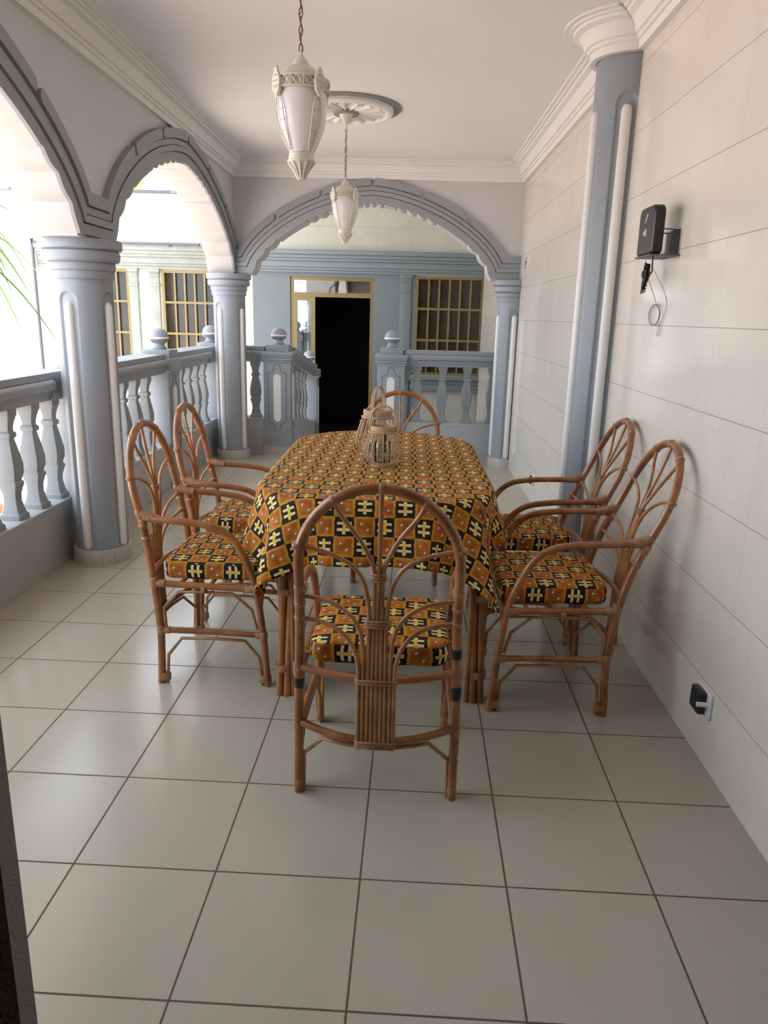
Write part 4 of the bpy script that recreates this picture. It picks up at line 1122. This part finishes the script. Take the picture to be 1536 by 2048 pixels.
# ------------------------------------------------------------------ willow lanterns on the table
def willow_lantern(x, y, s, label, rz):
    root = empty('willow_lantern', (x, y, TZ+0.0075), rz); root.scale = (s, s, s); tag(root, label, 'lantern', 'willow lanterns on the table')
    b = MB(); b.lathe([(0.0,0.0),(0.058,0.0),(0.060,0.004),(0.060,0.016),(0.056,0.020),(0.0,0.020)], n=32); b.build('base', M_WICKER, root, smooth=30)
    for k in range(20):
        th = 2*PI*k/20
        b = MB() if k == 0 else b
        P = [(r*math.cos(th), r*math.sin(th), z) for r, z in ((0.050,0.012),(0.080,0.030),(0.097,0.062),(0.097,0.090),(0.085,0.135),(0.070,0.175),(0.062,0.198))]
        b.tube(catmull(P, 4), 0.0027, n=6)
    b.build('willow_rods', M_WICKER, root, smooth=60)
    b = MB(); b.lathe([(0.060,0.188),(0.066,0.188),(0.067,0.190),(0.0665,0.214),(0.064,0.216),(0.060,0.214),(0.060,0.188)], n=40, close=False)
    b.build('top_ring', M_WICKER, root, smooth=30)
    b = MB(); b.tube([(0.072*math.cos(2*PI*k/32), 0.072*math.sin(2*PI*k/32), 0.184) for k in range(32)], 0.0045, n=6, closed=True); b.build('collar', M_WICKER, root, smooth=60)
    b = MB(); H = [(-0.071,0,0.175),(-0.070,0,0.215),(-0.064,0,0.265),(-0.045,0,0.300),(-0.018,0,0.316),(0.018,0,0.316),(0.045,0,0.300),(0.064,0,0.265),(0.070,0,0.215),(0.071,0,0.175)]
    H = catmull(H, 4)
    for off in (-0.004, 0.004): b.tube([(p.x, off, p.z) for p in H], 0.0042, n=6)
    b.build('handle', M_WICKER, root, smooth=60)
    b = MB(); b.tube([(0.094*math.cos(2*PI*k/40), 0.094*math.sin(2*PI*k/40), 0.076) for k in range(40)], 0.0014, n=5, closed=True); b.build('wire_hoop', M_WIRE, root, smooth=60)
    b = MB(); b.lathe([(0.0,0.022),(0.040,0.022),(0.042,0.026),(0.042,0.130),(0.040,0.130),(0.039,0.028),(0.0,0.026)], n=32, close=False); b.build('glass_jar', M_GLASS, root, smooth=40)
willow_lantern(-0.020, 1.225, 0.86, 'small willow lantern with glass jar standing nearer on the tablecloth', D(4))
willow_lantern(-0.052, 1.455, 1.06, 'taller willow lantern standing just behind the small one', D(70))

# ------------------------------------------------------------------ things on the right wall
root = empty('wifi_router', (XR, 1.175, 1.765)); tag(root, 'black box router with small white marks on a bracket on the tiled wall', 'router')
b = MB(); b.bbox(-0.118, -0.072, -0.100, 0.100, 0.0, 0.190, 0.004)
bm = bmesh.new()
def rr2(hw_, z0, z1, R):
    P = []
    for (cx, cz, a0) in ((hw_-R, z1-R, 0), (-hw_+R, z1-R, PI/2), (-hw_+R*0.6, z0+R*0.6, PI), (hw_-R*0.6, z0+R*0.6, 1.5*PI)):
        rad = R if cz > (z0+z1)/2 else R*0.6
        for k in range(9): a = a0+PI/2*k/8; P.append((cx+rad*math.cos(a), cz+rad*math.sin(a)))
    return P
bm.free()
b = MB()
p0 = rr2(0.098, 0.0, 0.190, 0.030); p1 = rr2(0.092, 0.006, 0.184, 0.026)
n = len(p0)
vs = [(-0.072, y, z) for y, z in p1]+[(-0.078, y, z) for y, z in p0]+[(-0.112, y, z) for y, z in p0]+[(-0.118, y, z) for y, z in p1]
fs = [tuple(range(n)), tuple(3*n+k for k in range(n))[::-1]]+[(i*n+k, i*n+(k+1) % n, (i+1)*n+(k+1) % n, (i+1)*n+k) for i in range(3) for k in range(n)]
b.add(vs, fs); b.build('case', M_BLACK, root, smooth=35)
b = MB()
b.prism([(0.012,0.128),(0.020,0.128),(-0.004,0.160),(-0.018,0.160)], lambda q: (-0.1179, q[0], q[1]), lambda q: (-0.1186, q[0], q[1]))
b.prism([(0.020,0.126),(0.016,0.140),(0.010,0.134)], lambda q: (-0.1179, q[0], q[1]), lambda q: (-0.1186, q[0], q[1]))
for (a0_, a1_, z0_, z1_) in ((0.014,0.036,0.086,0.091),(0.020,0.026,0.078,0.099),(-0.002,0.012,0.094,0.102),(-0.002,0.005,0.074,0.094),(0.006,0.012,0.080,0.092)): b.box(-0.1186, -0.1179, a0_-0.006, a1_-0.006, z0_, z1_)
b.build('white_marks', M_PLASTW, root, smooth=0)
b = MB()
b.box(-0.122, -0.002, -0.105, 0.105, -0.006, -0.0005); b.box(-0.006, -0.001, -0.075, 0.075, -0.006, 0.10); b.tube([(-0.002,-0.07,0.096), (-0.075,-0.07,0.100)], 0.0025, n=6); b.tube([(-0.002,0.07,0.096), (-0.075,0.07,0.100)], 0.0025, n=6)
b.build('bracket', M_STEEL, root, smooth=40)
b = MB()
yA = 0.045
b.tube(catmull([(-0.10,-0.075,-0.004),(-0.098,-0.075,-0.04),(-0.092,-0.060,-0.066),(-0.085,-0.02,-0.072),(-0.08,0.030,-0.070)], 8), 0.0032, n=6)
for k in range(5):
    ph = k*1.1
    P = [(-0.085+0.008*math.sin(t*0.8+ph), 0.038+0.020*math.sin(t*PI/6+ph*0.2)*(0.6+0.12*k), -0.068-0.055*math.cos(t*PI/6)*(0.75+0.07*k)-0.012*k*0.5) for t in range(12)]
    b.tube(P, 0.0030, n=6, closed=True)
for k in range(4): b.tube([(-0.085+0.016*math.cos(2*PI*t/10), 0.040+0.014*math.sin(2*PI*t/10), -0.062-0.006*k) for t in range(10)], 0.0034, n=6, closed=True)
b.build('power_cord', M_BLACK, root, smooth=60)
b = MB()
b.tube(catmull([(-0.09,0.055,-0.005),(-0.07,0.06,-0.08),(-0.03,0.070,-0.16),(-0.012,0.068,-0.205)], 8), 0.0014, n=5)
for k in range(3): b.tube([(-0.008-0.003*k, 0.100+(0.066+0.003*k)*math.cos(2*PI*t/28), -0.236+(0.042+0.002*k)*math.sin(2*PI*t/28)) for t in range(28)], 0.0013, n=5, closed=True)
b.tube(catmull([(-0.09,-0.075,-0.06),(-0.04,-0.075,-0.14),(-0.012,-0.050,-0.20),(-0.008,0.01,-0.262),(-0.008,0.045,-0.30),(-0.008,0.035,-0.325),(-0.008,0.01,-0.30),(-0.008,0.025,-0.275)], 8), 0.0013, n=5)
b.build('thin_wire', M_WIRE, root, smooth=60)

def plate(name, y, z, hy, hz, R, t, label, cat, extra):
    root = empty(name, (XR, y, z)); tag(root, label, cat)
    P = []
    for (cx, cz, a0) in ((hy-R, hz-R, 0), (-hy+R, hz-R, PI/2), (-hy+R, -hz+R, PI), (hy-R, -hz+R, 1.5*PI)):
        for k in range(9): a = a0+PI/2*k/8; P.append((cx+R*math.cos(a), cz+R*math.sin(a)))
    b = MB(); n = len(P)
    vs = [(-0.0005, q, w_) for q, w_ in P]+[(-t*0.7, q, w_) for q, w_ in P]+[(-t, q*0.93, w_*0.93) for q, w_ in P]
    fs = [tuple(range(n)), tuple(2*n+k for k in range(n))[::-1]]+[(i*n+k, i*n+(k+1) % n, (i+1)*n+(k+1) % n, (i+1)*n+k) for i in range(2) for k in range(n)]
    b.add(vs, fs); b.build('cover_plate', M_PLASTW, root, smooth=30)
    extra(root); return root
def ex_near(root):
    b = MB(); b.bbox(-0.040, -0.009, -0.036, 0.046, -0.040, 0.044, 0.010); b.build('black_plug', M_BLACK, root, smooth=40)
    b = MB(); b.tube([(-0.012,-0.046,0.006), (-0.048,-0.040,0.006)], 0.009, n=14); b.build('white_knob', M_PLASTW, root, smooth=40)
plate('wall_socket', 0.268, 0.222, 0.062, 0.050, 0.012, 0.012, 'white wall socket with a black plug low on the tiled wall, nearest the viewer', 'socket', ex_near)
def ex_far(root):
    b = MB(); b.bbox(-0.030, -0.008, -0.022, 0.030, -0.035, 0.035, 0.008); b.build('black_plug', M_BLACK, root, smooth=40)
plate('wall_socket', 3.95, 0.205, 0.060, 0.050, 0.045, 0.014, 'small rounded socket low on the tiled wall beyond the half column', 'socket', ex_far)
def ex_sw(root):
    b = MB(); b.box(-0.0125, -0.008, -0.050, 0.050, 0.040, 0.046); b.box(-0.0125, -0.008, -0.050, 0.050, -0.046, -0.040); b.box(-0.0125, -0.008, -0.050, -0.046, -0.046, 0.046); b.box(-0.0125, -0.008, 0.046, 0.050, -0.046, 0.046); b.box(-0.013, -0.008, -0.012, 0.012, -0.02, 0.02)
    b.build('switch_rocker', M_STEEL, root, smooth=0)
plate('light_switch', 5.12, 2.0, 0.056, 0.052, 0.008, 0.010, 'grey outlined light switch high on the tiled wall near the end column', 'switch', ex_sw)
plate('blank_plate', 5.10, 0.24, 0.05, 0.055, 0.045, 0.010, 'oval white blank plate low on the tiled wall near the end column', 'plate', lambda r: None)

# ------------------------------------------------------------------ plants outside
def leaf_strip(b, p0, d, L, droop, w, n=8):
    p0, d = Vector(p0), Vector(d).normalized(); side = d.cross(Vector((0,0,1))).normalized()
    vs = []; 
    for i in range(n+1):
        t = i/n
        p = p0+d*L*t+Vector((0,0,-droop*t*t*L)); ww = w*math.sin(PI*min(1, t*0.9+0.08))*(1-0.3*t)
        vs += [tuple(p-side*ww), tuple(p+Vector((0,0,-ww*0.5))), tuple(p+side*ww)]
    fs = []
    for i in range(n):
        for k in range(2): fs.append((i*3+k, i*3+k+1, (i+1)*3+k+1, (i+1)*3+k))
    b.add(vs, fs)
PX, PY = -2.93, 2.86
root = empty('flower_pot', (PX, PY, GZ)); tag(root, 'red terracotta pot outside between the nearest balusters', 'pot')
b = MB(); b.lathe([(0.0,0.0),(0.15,0.0),(0.17,0.02),(0.205,0.40),(0.225,0.42),(0.228,0.48),(0.222,0.50),(0.205,0.49),(0.20,0.44),(0.0,0.44)], n=40, close=False); b.build('pot_body', M_POT, root, smooth=35)
b = MB(); b.lathe([(0.0,0.445),(0.19,0.445),(0.0,0.455)], n=24); b.build('soil', M_SOIL, root, smooth=60)
root = empty('potted_palm', (PX, PY, GZ+0.45)); tag(root, 'long leaved potted plant outside at the left edge, leaves drooping into the first arch', 'plant')
b = MB(); b.tube([(0,0,0), (0.02,0.0,0.7), (-0.01,0.05,1.4), (0.0,0.06,2.05)], [0.03,0.026,0.022,0.018], n=10); b.build('stem', M_BARK, root, smooth=60)
b = MB(); rnd = random.Random(5)
for k in range(46):
    th = rnd.uniform(0, 2*PI); el = rnd.uniform(-0.15, 1.1)
    z0 = rnd.uniform(1.75, 2.08)
    leaf_strip(b, (0, 0.06, z0), (math.cos(th)*math.cos(el), math.sin(th)*math.cos(el), math.sin(el)), rnd.uniform(0.45, 0.68), rnd.uniform(0.7, 1.5), rnd.uniform(0.016, 0.028), 9)
b.build('fronds', M_LEAF, root, smooth=60, recalc=False)

def leafy(root, cs, n, size, seed, name='foliage'):
    rnd = random.Random(seed); b = MB()
    for k in range(n):
        c, R = cs[rnd.randrange(len(cs))]
        while True:
            v = Vector((rnd.uniform(-1,1), rnd.uniform(-1,1), rnd.uniform(-1,1)))
            if v.length <= 1: break
        p = Vector(c)+v*R
        d = Vector((rnd.uniform(-1,1), rnd.uniform(-1,1), rnd.uniform(-0.9,0.3))).normalized()
        s = size*rnd.uniform(0.7, 1.3); sd_ = d.cross(Vector((rnd.uniform(-1,1), rnd.uniform(-1,1), rnd.uniform(0.2,1)))).normalized(); up_ = sd_.cross(d)
        pts = [p, p+d*s*0.3+sd_*s*0.30+up_*s*0.05, p+d*s*0.65+sd_*s*0.26+up_*s*0.04, p+d*s*1.0, p+d*s*0.65-sd_*s*0.26+up_*s*0.04, p+d*s*0.3-sd_*s*0.30+up_*s*0.05]
        b.add(pts, [(0,1,2,3), (0,3,4,5)])
    return b.build(name, M_LEAF, root, smooth=60, recalc=False)
root = empty('shade_tree', (-4.9, 4.6, GZ)); tag(root, 'leafy tree over the court that dapples the far wall, its crown above the frame', 'tree')
b = MB(); b.tube([(0,0,0), (-0.1,0.1,2.0), (0.0,0.3,4.2), (0.3,0.5,5.6)], [0.20,0.16,0.13,0.08], n=12)
b.tube([(0,0.3,4.2), (0.8,0.7,5.4), (1.5,0.9,6.2)], [0.10,0.07,0.04], n=8); b.tube([(-0.05,0.2,3.6), (-0.7,0.6,5.2), (-1.1,1.0,6.3)], [0.09,0.06,0.04], n=8)
b.build('trunk', M_BARK, root, smooth=60)
leafy(root, [((0.8,0.8,6.6),1.0), ((1.8,0.8,6.6),0.9), ((0.0,0.9,6.8),1.1), ((-0.9,1.0,6.6),0.9), ((1.2,0.5,7.7),1.0), ((2.5,0.8,7.2),0.8), ((0.2,0.8,7.9),0.9)], 4600, 0.25, 3)
root = empty('broadleaf_shrub', (-4.5, 10.6, GZ)); tag(root, 'broad green leaf of a shrub showing above the coping of the far building', 'shrub')
b = MB(); b.tube([(0,0,0), (0.05,-0.2,2.0), (0.05,-0.4,3.5), (0.08,-0.55,4.0)], [0.05,0.04,0.03,0.015], n=8); b.build('stem', M_BARK, root, smooth=60)
b = MB()
for (x, y, z, a, s) in ((0.30,-0.62,3.93,-1.45,0.46), (0.36,-0.58,4.06,-0.5,0.30), (0.0,-0.5,4.1,2.4,0.3), (0.0,-0.6,3.75,-1.9,0.25)):
    p = Vector((x,y,z)); d = Vector((math.cos(a)*0.5, -0.1, math.sin(a))).normalized(); sd_ = Vector((0.9,0.1,0.35)).normalized()
    sd_ = (sd_-d*sd_.dot(d)).normalized(); k_ = d.cross(sd_)
    P = []
    for t, w_ in ((0,0.02),(0.12,0.22),(0.3,0.34),(0.55,0.30),(0.8,0.15),(1.0,0.0)):
        for q in (-1,0,1): P.append(p+d*s*t+sd_*q*w_*s+k_*(0.05*s if q == 0 else 0))
    b.add(P, [(i*3+k, i*3+k+1, i*3+k+4, i*3+k+3) for i in range(5) for k in range(2)])
b.build('leaves', M_LEAF, root, smooth=60, recalc=False)
